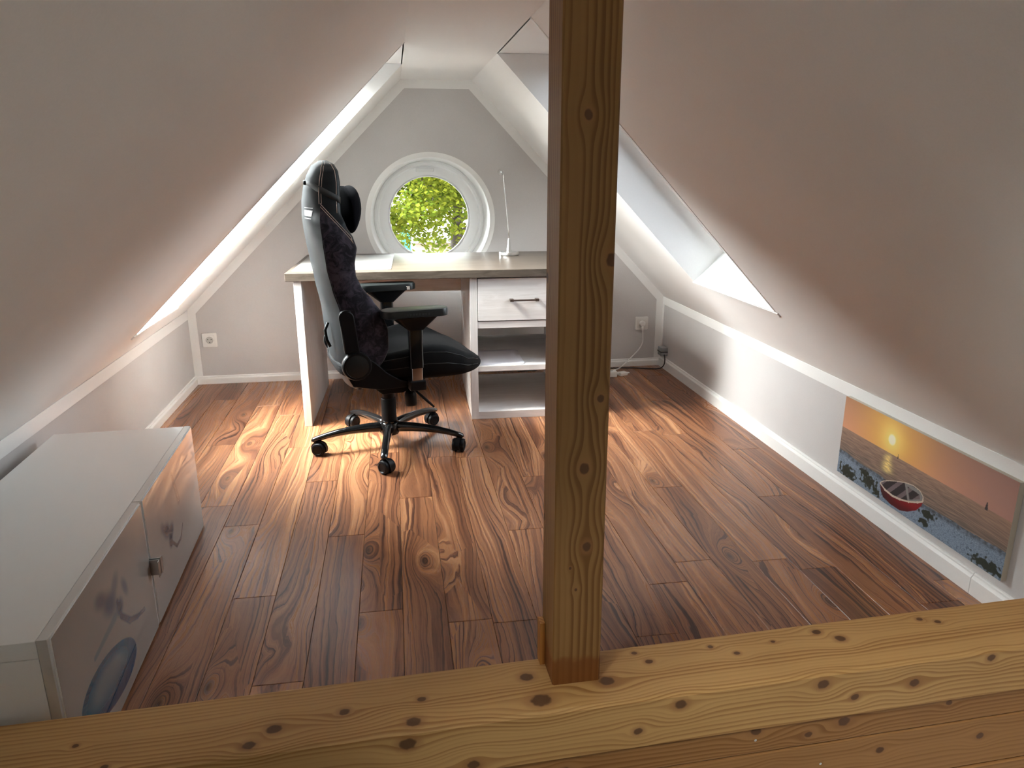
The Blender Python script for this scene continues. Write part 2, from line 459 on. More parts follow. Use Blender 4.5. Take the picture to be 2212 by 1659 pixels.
def roof_window(name, side, ya, yb, xlow, hall=None):
    pt, s0, L, nn, tt = slope(side, 'ceiling_slope_' + ('left' if side < 0 else 'right'), ya, yb, xlow, hall)
    w = empty(name, pt(s0, 0, ya)); tag(w, kind='structure')
    def put(mb, nm, mat, **kw): return put_in(w, mb, nm, mat, **kw)
    D = .19; t = .012
    # the head lining is level with the flat ceiling: how far along the slope it has moved at depth h
    def s_head(h): return L - h * nn[1] / tt[1]
    P = lambda p, y: pt(p[0], p[1], y)
    side_poly = [(s0, -.0015), (L, -.0015), (s_head(D), D), (s0, D)]
    put(MB().prism(side_poly, P, yb - .0005, yb - t), 'side_lining', M['lining'])
    put(MB().prism(side_poly, P, ya + .0005, ya + t), 'side_lining', M['lining'])
    put(MB().prism([(s0, -.004), (s0 + t, -.004), (s0 + t, D), (s0, D)], P, ya + t, yb - t), 'sill_lining', M['lining'])
    put(MB().prism([(s0 - .012, -.006), (s0 + .007, -.006), (s0 + .007, .0), (s0 - .012, 0)], P, ya - .012, yb + .006), 'sill_lip', M['white'], bevel=.0012)
    put(MB().prism([(L, 0.0), (s_head(D), D), (s_head(D) + .012, D), (L + .012, 0)], P, ya + t, yb - t), 'head_lining', M['lining'])
    # sash frame and pane at the outer end of the shaft
    a, b = s0, s_head(D); fw = .05
    put(MB().prism([(a, D), (a + fw, D), (a + fw, TH), (a, TH)], P, ya, yb), 'frame_rail', M['pvc'], bevel=.004)
    put(MB().prism([(b - fw, D), (b + .02, D), (b + .02, TH), (b - fw, TH)], P, ya, yb), 'frame_rail', M['pvc'], bevel=.004)
    put(MB().prism([(a + fw, D), (b - fw, D), (b - fw, TH), (a + fw, TH)], P, ya, ya + fw), 'frame_stile', M['pvc'], bevel=.004)
    put(MB().prism([(a + fw, D), (b - fw, D), (b - fw, TH), (a + fw, TH)], P, yb - fw, yb), 'frame_stile', M['pvc'], bevel=.004)
    put(MB().prism([(a + fw, TH - .035), (b - fw, TH - .035), (b - fw, TH - .029), (a + fw, TH - .029)], P, ya + fw, yb - fw), 'pane', M['glass'])
    # roof above the head lining, closing the wedge
    put(MB().prism([(b + .02, D), (L + .14, D * .2), (L + .14, TH), (b + .02, TH)], P, ya, yb), 'head_block', M['slope'])
    portal(pt, nn, (a + b) / 2, (ya + yb) / 2, (b - a) - 2 * fw, yb - ya - 2 * fw)
    if hall:
        h0, h1 = (hall[2] - XL) / tt[0], (hall[3] - XL) / tt[0]; y0, y1 = hall[0], hall[1]
        w = empty('added_window_4', pt(h0, 0, y0)); tag(w, kind='structure')  # invented window out of view, brightens the right slope and beam
        put_in(w, MB().prism([(h0, 0), (h0 + .01, 0), (h0 + .01, D), (h0, D)], P, y0, y1), 'sill_lining', M['lining'])
        put_in(w, MB().prism([(h1 - .01, 0), (h1, 0), (h1, D), (h1 - .01, D)], P, y0, y1), 'head_lining', M['lining'])
        for q in (y0, y1 - .01):
            put_in(w, MB().prism([(h0 + .01, 0), (h1 - .01, 0), (h1 - .01, D), (h0 + .01, D)], P, q, q + .01), 'side_lining', M['lining'])
        for (u0, u1, v0, v1) in ((h0, h0 + fw, y0, y1), (h1 - fw, h1, y0, y1), (h0 + fw, h1 - fw, y0, y0 + fw), (h0 + fw, h1 - fw, y1 - fw, y1)):
            put_in(w, MB().prism([(u0, D), (u1, D), (u1, TH), (u0, TH)], P, v0, v1), 'frame_bar', M['pvc'], bevel=.004)
        put_in(w, MB().prism([(h0 + fw, TH - .035), (h1 - fw, TH - .035), (h1 - fw, TH - .029), (h0 + fw, TH - .029)], P, y0 + fw, y1 - fw), 'pane', M['glass'])
        portal(pt, nn, (h0 + h1) / 2, (y0 + y1) / 2, h1 - h0 - 2 * fw, y1 - y0 - 2 * fw)
    return w
def put_in(w, mb, nm, mat, **kw):
    o = mb.build(nm, mat, None, **kw); o.parent = w
    o.matrix_parent_inverse = Matrix.Translation(w.location).inverted(); return o
def portal(pt, nn, sm, ym, ls, ly):
    """daylight portal: helps the renderer find the opening, gives no light itself"""
    pd = bpy.data.lights.new('roof_window_portal', 'AREA'); pd.shape = 'RECTANGLE'; pd.size = ly; pd.size_y = ls
    pd.cycles.is_portal = True
    po = bpy.data.objects.new('roof_window_portal', pd); COL.objects.link(po)
    c = Vector(pt(sm, TH - .02, ym)); zax = Vector((nn[0], 0, nn[1])); xax = Vector((0, 1, 0)); yax = zax.cross(xax)
    po.matrix_world = Matrix(((xax.x, yax.x, zax.x, c.x), (xax.y, yax.y, zax.y, c.y), (xax.z, yax.z, zax.z, c.z), (0, 0, 0, 1)))
roof_window('window_1', -1, 3.12, 3.756, -1.05, HALL_FILL)
roof_window('window_2', 1, 2.564, 3.365, 1.405)
# ridge cover over the flat ceiling
tag(MB().box(AL - .5, Y0, ZC + .32, AR + .5, YB + .3, ZC + .42).build('roof_ridge', M['roofing']), kind='structure')

# round window
w3 = empty('window_3', (WC[0], YB, WC[1])); tag(w3, kind='structure')
def ring_part(name, prof, mat, n=96, auto=30):
    return MB().loft([[(r * math.cos(2 * math.pi * k / n), y, r * math.sin(2 * math.pi * k / n)) for k in range(n)] for r, y in prof + prof[:1]], caps=False).build(name, mat, w3, auto=auto)
ring_part('painted_surround', [(.3435, -.0012), (.369, -.0012), (.369, .0), (.3435, 0)], M['white'])
ring_part('lining', [(.3425, -.004), (.346, -.004), (.346, .02), (.33, .20), (.322, .20), (.3395, .0)], M['white'])
ring_part('frame', [(.324, .165), (.312, .160), (.300, .162), (.292, .175), (.250, .182), (.244, .186), (.238, .20), (.238, .25), (.324, .25)], M['pvc'])
ring_part('glazing_bead', [(.2385, .196), (.2335, .199), (.2325, .215), (.2385, .215)], M['pvc'])
MB().lathe([(0, .212), (.236, .212), (.236, .222), (0, .222)], (0, 0, 0), (0, 1, 0), 64).build('pane', M['glass'], w3)
MB().prism([(-.052, -.011), (.046, -.011), (.052, -.005), (.052, .005), (.046, .011), (-.052, .011)], lambda p, t: (p[0] - .018, t, p[1] + .272), .155, .182).build('vent_cover', M['pvc'], w3, bevel=.003)
pd = bpy.data.lights.new('round_window_portal', 'AREA'); pd.shape = 'DISK'; pd.size = .48; pd.cycles.is_portal = True
po = bpy.data.objects.new('round_window_portal', pd); COL.objects.link(po); po.location = (WC[0], YB + .24, WC[1]); po.rotation_euler = (R(-90), 0, 0)

# painted bands and skirting
def band(name, pts, w, n3, t=.004, mat='white'):
    """flat strip along a 3d segment: pts two points on one edge, w vector across, n3 outward thickness vector"""
    a, b = Vector(pts[0]), Vector(pts[1]); w = Vector(w); n3 = Vector(n3) * t
    vs = [a, b, b + w, a + w, a + n3, b + n3, b + w + n3, a + w + n3]
    o = MB().add(vs, [(0, 1, 2, 3), (4, 7, 6, 5), (0, 4, 5, 1), (1, 5, 6, 2), (2, 6, 7, 3), (3, 7, 4, 0)]).build(name, M[mat], bevel=.0012)
    tag(o, kind='structure'); return o
BW = .045; yb_ = YB
cl = Vector((AL - XL, 0, ZC - ZKL)).normalized(); nl = Vector((cl.z, 0, -cl.x))
cr = Vector((AR - XR, 0, ZC - ZKR)).normalized(); nr = Vector((-cr.z, 0, cr.x))
if nr.z > 0: nr = -nr
if nl.z > 0: nl = -nl
fy = (0, -1, 0)
OUT = [(XL, .045), (XL, ZKL), (AL, ZC), (AR, ZC), (XR, ZKR), (XR, .045)]
def offset_in(poly, w):
    segs = []
    for p, q in zip(poly, poly[1:]):
        d = Vector((q[0] - p[0], q[1] - p[1])).normalized(); n_ = Vector((d.y, -d.x))
        segs.append((Vector(p) + n_ * w, d))
    res = [segs[0][0]]
    for (p, d), (q, e) in zip(segs, segs[1:]):
        den = d.x * e.y - d.y * e.x; t_ = ((q.x - p.x) * e.y - (q.y - p.y) * e.x) / den
        res.append(p + d * t_)
    d = segs[-1][1]; last = Vector(poly[-1]); n_ = Vector((d.y, -d.x)); res.append(last + n_ * w)
    return res
INN = offset_in(OUT, BW)
for k in range(5):
    q4 = [OUT[k], OUT[k + 1], INN[k + 1], INN[k]]
    o = MB().prism([tuple(p) for p in q4], lambda p, t: (p[0], t, p[1]), YB, YB - .004).build('trim_%d' % (k + 1), M['white']); tag(o, kind='structure')
band('trim_6', ((XL, 1.2, ZKL), (XL, yb_, ZKL)), (0, 0, -.05), (1, 0, 0))
band('trim_7', ((XR, 1.2, ZKR), (XR, yb_, ZKR)), (0, 0, -.047), (-1, 0, 0))
band('trim_8', ((XR, yb_ - .03, .06), (XR, yb_ - .03, ZKR - .047)), (0, .026, 0), (-1, 0, 0))
def skirting(name, fn, a, b, H=.06, T=.016):
    prof = [(0, 0), (T, 0), (T, H - .016), (T - .004, H - .010), (T - .007, H - .008), (T - .007, H - .003), (T - .010, H), (0, H)]
    o = MB().prism(prof, fn, a, b).build(name, M['white'], auto=25); tag(o, kind='structure'); return o
skirting('baseboard_back', lambda p, t: (t, YB - p[0], p[1]), XL, XR, .047, .014)
skirting('baseboard_left', lambda p, t: (XL + p[0], t, p[1]), 1.2, YB - .014, .05)
bb = skirting('baseboard_right', lambda p, t: (XR - p[0], t, p[1]), 1.70, YB - .014, .066)
skirting('baseboard_right_end', lambda p, t: (XR - p[0], t, p[1]), 1.2, 1.6975, .066)

# hall behind and below the viewer
tag(MB().box(XL - .1, Y0, ZH - .1, XR + .1, 1.14, ZH).build('floor_hall', grainy('hall floor', (.34, .31, .27), .5, .15, 40)), kind='structure')
hm = MB().prism([(XL - .1, ZH - .1), (XR + .1, ZH - .1), (XR + .1, ZKR), (AR, ZC + .1), (AL, ZC + .1), (XL - .1, ZKL)], lambda p, t: (p[0], t, p[1]), Y0 - .1, Y0)
tag(hm.build('wall_hall', M['slope']), kind='structure')

# ------------------------------------------------------------------ beam, post and cladding at the edge of the loft
BH = .22
BK = (1.2 - BH) / 1.15          # geometry below was measured for a top at .05
BA = math.atan(.0368)
beam_o = (-1.22, 1.4765 * BK - .009, 0)      # left end of the back top edge
def bw(px, pyy): return None
cb, sb = math.cos(BA), math.sin(BA)
bl = lambda X_, Y_: ((X_ * BK - beam_o[0]) * cb + (Y_ * BK - beam_o[1]) * sb, -(X_ * BK - beam_o[0]) * sb + (Y_ * BK - beam_o[1]) * cb)
top_knots = [((-.30, 1.385), .016), ((-.345, 1.345), .014), ((-.155, 1.415), .012), ((.015, 1.43), .010), ((-.005, 1.36), .017),
             ((.262, 1.468), .016), ((.28, 1.385), .024), ((.445, 1.425), .018), ((.44, 1.505), .010), ((.54, 1.515), .0075), ((.565, 1.478), .010),
             ((.735, 1.51), .0075), ((.79, 1.475), .008), ((.90, 1.505), .006), ((1.03, 1.525), .012), ((1.075, 1.49), .014), ((1.33, 1.535), .009), ((1.37, 1.517), .009), ((-.62, 1.33), .008), ((-.7, 1.40), .007)]
BWD = .186 * BK
FZ = BH - .129 * BK              # underside of the beam front
kn = []
for (p, r) in top_knots:
    lx, ly = bl(*p); kn.append((lx, ly + BH, r * BK))
for (px_, pz, r) in [(.60, .022, .015), (.50, -.035, .011), (.12, -.06, .014), (-.02, .02, .018), (1.05, -.028, .011), (.96, .022, .016), (1.21, -.012, .014), (1.42, .03, .012)]:
    lx, _ = bl(px_, 1.36); kn.append((lx, -BWD + BH + (pz - .05) * BK, r * BK))
M['pine_beam'] = pine('knotty pine beam', 'x', lambda x, y, z: y + z, kn)
beam = MB().prism([(0, BH), (-BWD + .006, BH), (-BWD, BH - .006), (-BWD, FZ), (0, FZ)], lambda p, t: (t, p[0], p[1]), 0, 2.87).build('threshold_beam', M['pine_beam'])
beam.location = beam_o; beam.rotation_euler = (0, 0, BA)
tag(beam, 'wide knotty pine beam lying across the edge of the loft floor', 'beam')
# post
PX, PY = .316 * BK, 1.429 * BK
def post_stain(t, xyz, col):
    x, y, z = xyz
    n = t.noise(x * 30, y * 30, z * 22, 1, 3)
    k = (z * -1.0 + n * .05).sm(-.045, -.022)
    return t.mix(k * .75, col, (.20, .06, .012))
pk = [(z * BK, x * BK, r * BK) for (x, z, r) in [(.052, 1.245, .010), (.106, .975, .014), (.093, .69, .009), (.062, .535, .013), (.072, .35, .012), (.036, .30, .004), (.05, .245, .004), (-.10, .93, .012), (-.10, .38, .010)]]
M['pine_post'] = pine('pine post', 'z', lambda x, y, z: x - y, pk, (.33, .175, .058), (.19, .085, .022), 80.0, post_stain)
post = empty('support_post', (PX, PY, BH), BA * .7)
tag(post, 'square pine post standing upright on the beam', 'post')
PS = .113 * BK
MB().prism([(.003, 0), (PS - .003, 0), (PS, .003), (PS, PS - .003), (PS - .003, PS), (.003, PS), (0, PS - .003), (0, .003)], lambda p, t: (p[0], p[1], t), .0, ZC - BH + .02).build('post_shaft', M['pine_post'], post)
cl_ = MB().box(-.011, PS - .030, 0, -.0005, PS - .004, .097).build('cleat', pine('orange batten', 'z', lambda x, y, z: x + y, [], (.52, .24, .06), (.36, .14, .03)), post, bevel=.001)
tag(cl_, 'small orange-brown batten')
# cladding boards under the beam
wf = MB().box(0, -.125, ZH, 2.87, -.03, FZ - .0005).build('wall_front', M['dark_gap'])
wf.location = beam_o; wf.rotation_euler = (0, 0, BA); tag(wf, kind='structure')
kz = [(1.15, -.03, .010), (1.9, -.016, .012), (2.02, -.045, .009), (2.1, -.025, .014), (2.35, -.018, .008), (1.5, -.04, .008), (2.2, -.115, .010), (2.45, -.12, .010), (1.95, -.125, .010), (1.4, -.11, .010), (.7, -.12, .010)]
M['pine_board'] = pine('pine cladding', 'x', lambda x, y, z: y + z, [(a, -.147 + FZ + b, r) for a, b, r in kz], (.42, .21, .070), (.27, .115, .030))
zz = FZ - .001; i = 0
while zz > ZH:
    hgt = .083 * BK if i == 0 else .13
    dpt = -.150 if i == 0 else -.147
    o = MB().prism([(-.1255, zz), (dpt + .004, zz), (dpt, zz - .005), (dpt, zz - hgt + .006), (dpt + .004, zz - hgt + .001), (-.1255, zz - hgt + .001)], lambda p, t: (t, p[0], p[1]), 0, 2.87).build('board', M['pine_board'], wf)
    zz -= hgt; i += 1
for sx, sz in ((2.06, -.125), (1.9, -.035)):
    MB().lathe([(.003, 0), (.003, .001), (.001, .001), (.001, .0004), (0, .0004)], (sx, -.1472 if sz < -.08 else -.1502, FZ + sz), (0, -1, 0), 12).build('screw', M['chrome'], wf)

# ------------------------------------------------------------------ desk
DA = R(-1.6)
desk = empty('writing_desk', (-.500, 3.500, 0), DA)
tag(desk, 'white washed desk with grey-brown wooden top, one drawer and open shelves', 'desk')
DW, DD, DH, DT = 1.395, .775, .742, .037
box('desk_top', M['desk_top'], desk, 0, 0, DH - DT, DW, DD, DH, .002)
T = .035
def dpanel(nm, mat, *a): return box(nm, M[mat], desk, *a, .0012)
dpanel('side_panel', 'desk_white_v', .034, .018, 0, .034 + T, DD - .02, DH - DT)
PXL = .842; PXR = DW - .034 - T
dpanel('pedestal_side', 'desk_white_v', PXL, .018, 0, PXL + T, DD - .02, DH - DT)
dpanel('pedestal_side', 'desk_white_v', PXR, .018, 0, PXR + T, DD - .02, DH - DT)
dpanel('back_rail', 'desk_white_h', .034 + T, DD - .06, .535, PXL, DD - .042, DH - DT)
dpanel('back_rail', 'desk_white_h', PXL + T, DD - .06, .33, PXR, DD - .042, DH - DT)
MB().lathe([(.0045, 0), (.0045, .001), (0, .001)], (PXL - .03, DD - .0603, .615), (0, -1, 0), 12).build('screw_hole', M['hole'], desk)
dpanel('shelf', 'desk_white_h', PXL + T, .02, .459, PXR, DD - .06, .491)
dpanel('shelf', 'desk_white_h', PXL + T, .02, .244, PXR, DD - .06, .271)
dpanel('bottom_shelf', 'desk_white_h', PXL + T, .02, .0, PXR, DD - .06, .038)
dpanel('pedestal_top_rail', 'desk_white_h', PXL + T, .05, DH - DT - .02, PXR, DD - .06, DH - DT)
dr = dpanel('drawer_front', 'desk_white_h', PXL + T + .003, .016, .496, PXR - .003, .036, DH - DT - .006)
dpanel('drawer_box', 'desk_white_h', PXL + T + .012, .037, .505, PXR - .012, DD - .12, DH - DT - .045)
hx0, hx1, hz = 1.031, 1.171, .596
h = MB(); h.box(hx0, -.012, hz - .004, hx1, -.006, hz + .004)
hdl = h.build('handle', M['bronze'], dr, bevel=.001)
for hx in (hx0, hx1 - .018):
    MB().box(hx, -.013, hz - .006, hx + .018, .016, hz + .006).build('handle_foot', M['bronze'], dr, bevel=.0015)

# desk mat, lamp, papers
def on_desk(x, y): return Vector((-.500 + x * math.cos(DA) - y * math.sin(DA), 3.500 + x * math.sin(DA) + y * math.cos(DA), DH))
mat_o = MB()
def rrect(w, d, r, n=6):
    pts = []
    for cx, cy, a0 in ((w - r, r, -90), (w - r, d - r, 0), (r, d - r, 90), (r, r, 180)):
        for k in range(n + 1):
            a = R(a0 + 90 * k / n); pts.append((cx + r * math.cos(a), cy + r * math.sin(a)))
    return pts
mat_o.prism(rrect(.455, .62, .012), lambda p, t: (p[0], p[1], t), 0, .002)
dm = mat_o.build('desk_mat', M['pad']); dm.location = on_desk(.022, .075) + Vector((0, 0, .0003)); dm.rotation_euler = (0, 0, DA)
tag(dm, 'pale translucent writing mat lying on the desk top behind the chair', 'desk mat')

lamp = empty('desk_lamp', (.619, 4.075, DH)); tag(lamp, 'thin silver gooseneck lamp with round foot on the desk', 'lamp')
MB().lathe([(0, 0), (.052, 0), (.054, .002), (.054, .014), (.052, .017), (.016, .018), (.0, .018)], n=40).build('lamp_base', M['alu'], lamp, auto=40)
MB().lathe([(.013, .018), (.012, .03), (.0085, .055), (.0055, .085), (.0045, .09), (0, .09)], n=20).build('lamp_stem', M['alu'], lamp, auto=40)
neck = [Vector((0, 0, .085)), Vector((-.004, 0, .14)), Vector((-.012, 0, .24)), Vector((-.022, -.001, .34)), Vector((-.028, -.003, .40)), Vector((-.031, -.006, .427)), Vector((-.036, -.014, .438)), Vector((-.043, -.024, .439)), Vector((-.048, -.034, .436))]
MB().tube(neck, .0027, 10).build('gooseneck', M['chrome'], lamp, smooth=True)
hd = MB().lathe([(.0, -.03), (.010, -.03), (.013, -.022), (.0145, 0), (.0145, .012), (.0115, .012), (.0105, .006), (0, .006)], (-.050, -.048, .437), (.05, -.98, -.14), 24).build('lamp_head', M['chrome'], lamp, auto=35)
MB().lathe([(.0, 0), (.006, .0), (.0045, .003), (0, .004)], Vector((-.050, -.048, .437)) + Vector((.05, -.98, -.14)).normalized() * .006, (.05, -.98, -.14), 16).build('lens', M['sheet'], hd, smooth=True)

for i, (dx, dy, rz, dz) in enumerate(((0, 0, -1.5, 0), (.004, .006, 1.2, .0011))):
    n = 8; vs = []; fs = []
    for a in range(n + 1):
        for b in range(n + 1):
            x = .21 * a / n; y = .297 * b / n
            curl = .004 * max(0, (x - .13) / .08) ** 2 * max(0, 1 - y / .10) if y < .10 else 0
            vs.append((x, y, curl))
    for a in range(n):
        for b in range(n):
            q = a * (n + 1) + b; fs.append((q, q + n + 1, q + n + 2, q + 1))
    o = MB().add(vs, fs).build('paper_sheet', M['sheet'], smooth=True)
    sm_ = o.modifiers.new('thick', 'SOLIDIFY'); sm_.thickness = .0008; sm_.offset = 1
    o.parent = None; p = on_desk(PXL + T + .012 + dx + .006, .035 + dy); o.location = (p.x, p.y, .2722 + dz); o.rotation_euler = (0, 0, DA + R(rz))
    tag(o, ('sheet of white paper lying directly on the desk shelf, under another sheet', 'top sheet of white paper with a lifted corner on the desk shelf')[i], 'paper', 'papers on the desk shelf')

# ------------------------------------------------------------------ swivel chair
ch = empty('gaming_chair', (-.057, 3.21, 0), R(12.4))
tag(ch, 'black high-backed gaming chair with bolstered seat, turned sideways at the desk', 'chair')
rear = [(.33, -.195), (.445, -.236), (.628, -.250), (.748, -.270), (.838, -.282), (.904, -.292), (.965, -.301), (1.011, -.306), (1.071, -.304), (1.121, -.295), (1.165, -.281), (1.21, -.258), (1.230, -.225)]
bnd = [(.33, -.165), (.494, -.202), (.669, -.222), (.749, -.243), (.831, -.260), (.919, -.268), (.996, -.268), (1.067, -.257), (1.11, -.255), (1.156, -.248), (1.20, -.236), (1.230, -.220)]
wfr = [(.33, -.13), (.40, -.08), (.50, -.035), (.58, -.035), (.654, -.058), (.697, -.087), (.76, -.131), (.80, -.147), (.846, -.149), (.906, -.139), (.945, -.149), (.985, -.168), (1.03, -.180), (1.08, -.178), (1.144, -.173), (1.189, -.175), (1.215, -.185), (1.230, -.205)]
hwd = [(.33, .19), (.36, .215), (.45, .25), (.55, .258), (.65, .250), (.75, .238), (.83, .245), (.90, .252), (.945, .242), (.99, .212), (1.04, .178), (1.09, .166), (1.15, .158), (1.19, .143), (1.215, .115), (1.230, .06)]
cen = [(.33, -.13), (.45, -.115), (.60, -.13), (.75, -.155), (.85, -.175), (.95, -.195), (1.05, -.195), (1.15, -.185), (1.21, -.195), (1.230, -.21)]
NL = 170
def back_ring(z):
    r, b, w, hh, c = (interp(t_, z) for t_ in (rear, bnd, wfr, hwd, cen))
    half = []
    for k in range(9):                                    # rear shell: centre to side seam
        a = k / 8 * math.pi / 2
        yy = hh * math.sin(a) ** .85; q = (yy / hh)
        half.append((r + (b - r) * q ** 3.2, yy * .985))
    for k in range(1, 15):                                # side face
        q = k / 14; bulge = math.sin(q * math.pi) * .012
        half.append((b + (w - .010 - b) * q, hh * .985 + bulge * (1 if z < 1.0 else .5)))
    lip = min(.03, hh * .2)
    half.append((w - .002, hh * .985 - lip * .25)); half.append((w, hh * .985 - lip * .6)); half.append((w - .003, hh * .985 - lip)); half.append((w - .012, hh * .985 - lip * 1.45))
    y_in = max(hh * .985 - lip * 2.2, hh * .35)
    for k in range(0, 6):
        q = k / 5
        half.append((c + min(w - .02 - c, .05) * (1 - q) ** 2, y_in * (1 - q)))
    return half                                            # from rear centre (y=0) round to front centre (y=0)
H0 = back_ring(.5); NH = len(H0)
rings = []; zs = []
for i in range(NL + 1):
    z = .33 + .9 * i / NL; zs.append(z)
    hf = back_ring(z)
    ring = [(x, -y, z) for x, y in hf] + [(x, y, z) for x, y in hf[-2:0:-1]]
    rings.append(ring)
NR = len(rings[0])
def part_of(i, j):
    jj = j if j < NH - 1 else NR - 1 - j                   # mirrored strip index
    z = (zs[i] + zs[i + 1]) / 2
    side = 'r' if j < NH - 1 else 'l'
    if jj < 8: return 'shell'
    p = rings[i][j]; st = 1.068 - (p[0] + .26) * 1.25
    if jj < 8 + 14 + 3:
        return 'head' if z > st else 'bolster_' + side
    return 'front' if z < 1.06 else 'head'
groups = {}
for i in range(NL):
    for j in range(NR):
        groups.setdefault(part_of(i, j), []).append((i, j))
def grid_part(key, name, mat, extra=()):
    idx = {}; vs = []; fs = []
    for (i, j) in groups[key]:
        q = []
        for (a, b) in ((i, j), (i, (j + 1) % NR), (i + 1, (j + 1) % NR), (i + 1, j)):
            if (a, b) not in idx: idx[(a, b)] = len(vs); vs.append(rings[a][b])
            q.append(idx[(a, b)])
        fs.append(tuple(q))
    if key == 'head':
        fs_top = tuple(idx[(NL, b)] for b in range(NR) if (NL, b) in idx)
    mb = MB().add(vs, fs)
    return mb.build(name, mat, ch, smooth=True)
shell = grid_part('shell', 'backrest', M['black_leather'])
headp = grid_part('head', 'head_panel', M['black_leather'])
bol_r = grid_part('bolster_r', 'side_bolster', M['suede']); bol_l = grid_part('bolster_l', 'side_bolster', M['suede'])
frontp = grid_part('front', 'back_cushion', M['suede'])
tag(bol_r, 'dark suede side bolster'); tag(bol_l, 'dark suede side bolster')
MB().add(rings[NL], [tuple(range(NR))]).build('top_cap', M['black_leather'], headp, smooth=True)
MB().add(rings[0], [tuple(range(NR))]).build('bottom_cap', M['black_leather'], shell, smooth=True)
# stitching: double rows along the seams
def seam(pts, name, parent, rad=.0011, mat='thread'):
    MB().tube(pts, rad, 6).build(name, M[mat], parent, smooth=True)
def side_pt(z, off, s=-1, jj=8.0):
    hf = back_ring(z); j = int(jj); t_ = jj - j
    x = hf[j][0] * (1 - t_) + hf[min(j + 1, NH - 1)][0] * t_; y = hf[j][1] * (1 - t_) + hf[min(j + 1, NH - 1)][1] * t_
    return Vector((x, s * (y + off), z))
for s in (-1, 1):
    for d in (-.0045, .0045):
        pts = [side_pt(z, .0007, s) + Vector((d, 0, 0)) for z in [1.07 + .158 * k / 26 for k in range(27)]]
        seam(pts, 'stitching', headp)
        pts = []
        for k in range(25):
            u = -.258 + .108 * k / 24; zc = 1.068 - (u + .26) * 1.25 + d * 1.3
            hf = back_ring(zc); b_, w_ = hf[8][0], hf[22][0]
            jj = 8 + 14 * max(0, min(1, (u - b_) / (w_ - b_)))
            pts.append(side_pt(zc, .0009, s, jj))
        seam(pts, 'stitching', headp)
    pts = [side_pt(z, .0006, s, 20.4) for z in [1.035 + .185 * k / 24 for k in range(25)]]
    seam(pts, 'stitching', headp)
    pts = [side_pt(z, .0004, s, 8.5) for z in [.50 + .44 * k / 30 for k in range(31)]]
    seam(pts, 'side_seam', shell, .0010, 'strap')
# silver emblem on the rear of the head, seen edge-on
for (z0, z1) in ((1.012, 1.0145), (1.022, 1.044), (1.0515, 1.054)):
    vs = []; n = 10
    for k in range(n + 1):
        y = -.055 - .085 * k / n; rr_ = []
        for zq in (z0, z1):
            hf = back_ring(zq); yy = abs(y)
            for (xa, ya), (xb, yb2) in zip(hf[:9], hf[1:9]):
                if ya <= yy <= yb2:
                    x = xa + (xb - xa) * (yy - ya) / (yb2 - ya)
            rr_.append(Vector((x - .0012, y - .0008, zq)))
        vs += rr_
    MB().add(vs, [(2 * k, 2 * k + 2, 2 * k + 3, 2 * k + 1) for k in range(n)]).build('emblem', M['badge'], shell)
# strap round the head holding the neck cushion
def outline(z, grow):
    hf = back_ring(z)
    full = [Vector((x, -y, 0)) for x, y in hf[:24]][::-1] + [Vector((x, y, 0)) for x, y in hf[1:24]]
    c = Vector((interp(bnd, z), 0, 0))
    return [p + (p - c).normalized() * grow for p in full]
def strap_z(x): return 1.148 - (x + .30) * .55
rin = []
o1 = outline(1.13, .0018)
for p in o1:
    zc = strap_z(p.x); q = outline(zc, .0022)
    k = o1.index(p); pp = q[k]
    rin.append([Vector((pp.x, pp.y, strap_z(pp.x) - .013)), Vector((pp.x, pp.y, strap_z(pp.x) + .013))])
vs = [v for r_ in rin for v in r_]
st = MB().add(vs, [(2 * k, 2 * k + 2, 2 * k + 3, 2 * k + 1) for k in range(len(rin) - 1)]).build('strap', M['strap'], ch, smooth=True)
sm_ = st.modifiers.new('thick', 'SOLIDIFY'); sm_.thickness = .0015; sm_.offset = 1
MB().lathe([(0, -.008), (.006, -.008), (.007, 0), (.006, .008), (0, .008)], (-.2935, -.035, 1.146), (0, 0, 1), 12).build('strap_buckle', M['black_plastic'], st, smooth=True)
# neck cushion: plump, two lobes
def pillow_ring(t):
    # t from -1 (near side, y negative) to 1 along y; kidney outline in x-z
    e = max(0.0, 1 - abs(t) ** 2.6) ** .5; pts = []
    prof = [(-.150, 1.085), (-.158, 1.12), (-.146, 1.137), (-.132, 1.126), (-.118, 1.138), (-.095, 1.124), (-.084, 1.09), (-.079, 1.045), (-.088, 1.00), (-.104, .962), (-.122, .938), (-.142, .952), (-.155, 1.0), (-.157, 1.05)]
    cx, cz = -.128, 1.04
    for (x, z) in prof:
        pts.append(Vector((cx + (x - cx) * (.12 + .88 * e), t * .142, cz + (z - cz) * (.22 + .78 * e))))
    return pts
nc = MB().loft([pillow_ring(math.sin(k / 16 * math.pi / 2 * 1.0) if False else k / 16) for k in range(-16, 17)]).build('neck_cushion', M['velour'], ch, smooth=True, sub=1)
tag(nc, 'black velour neck cushion')
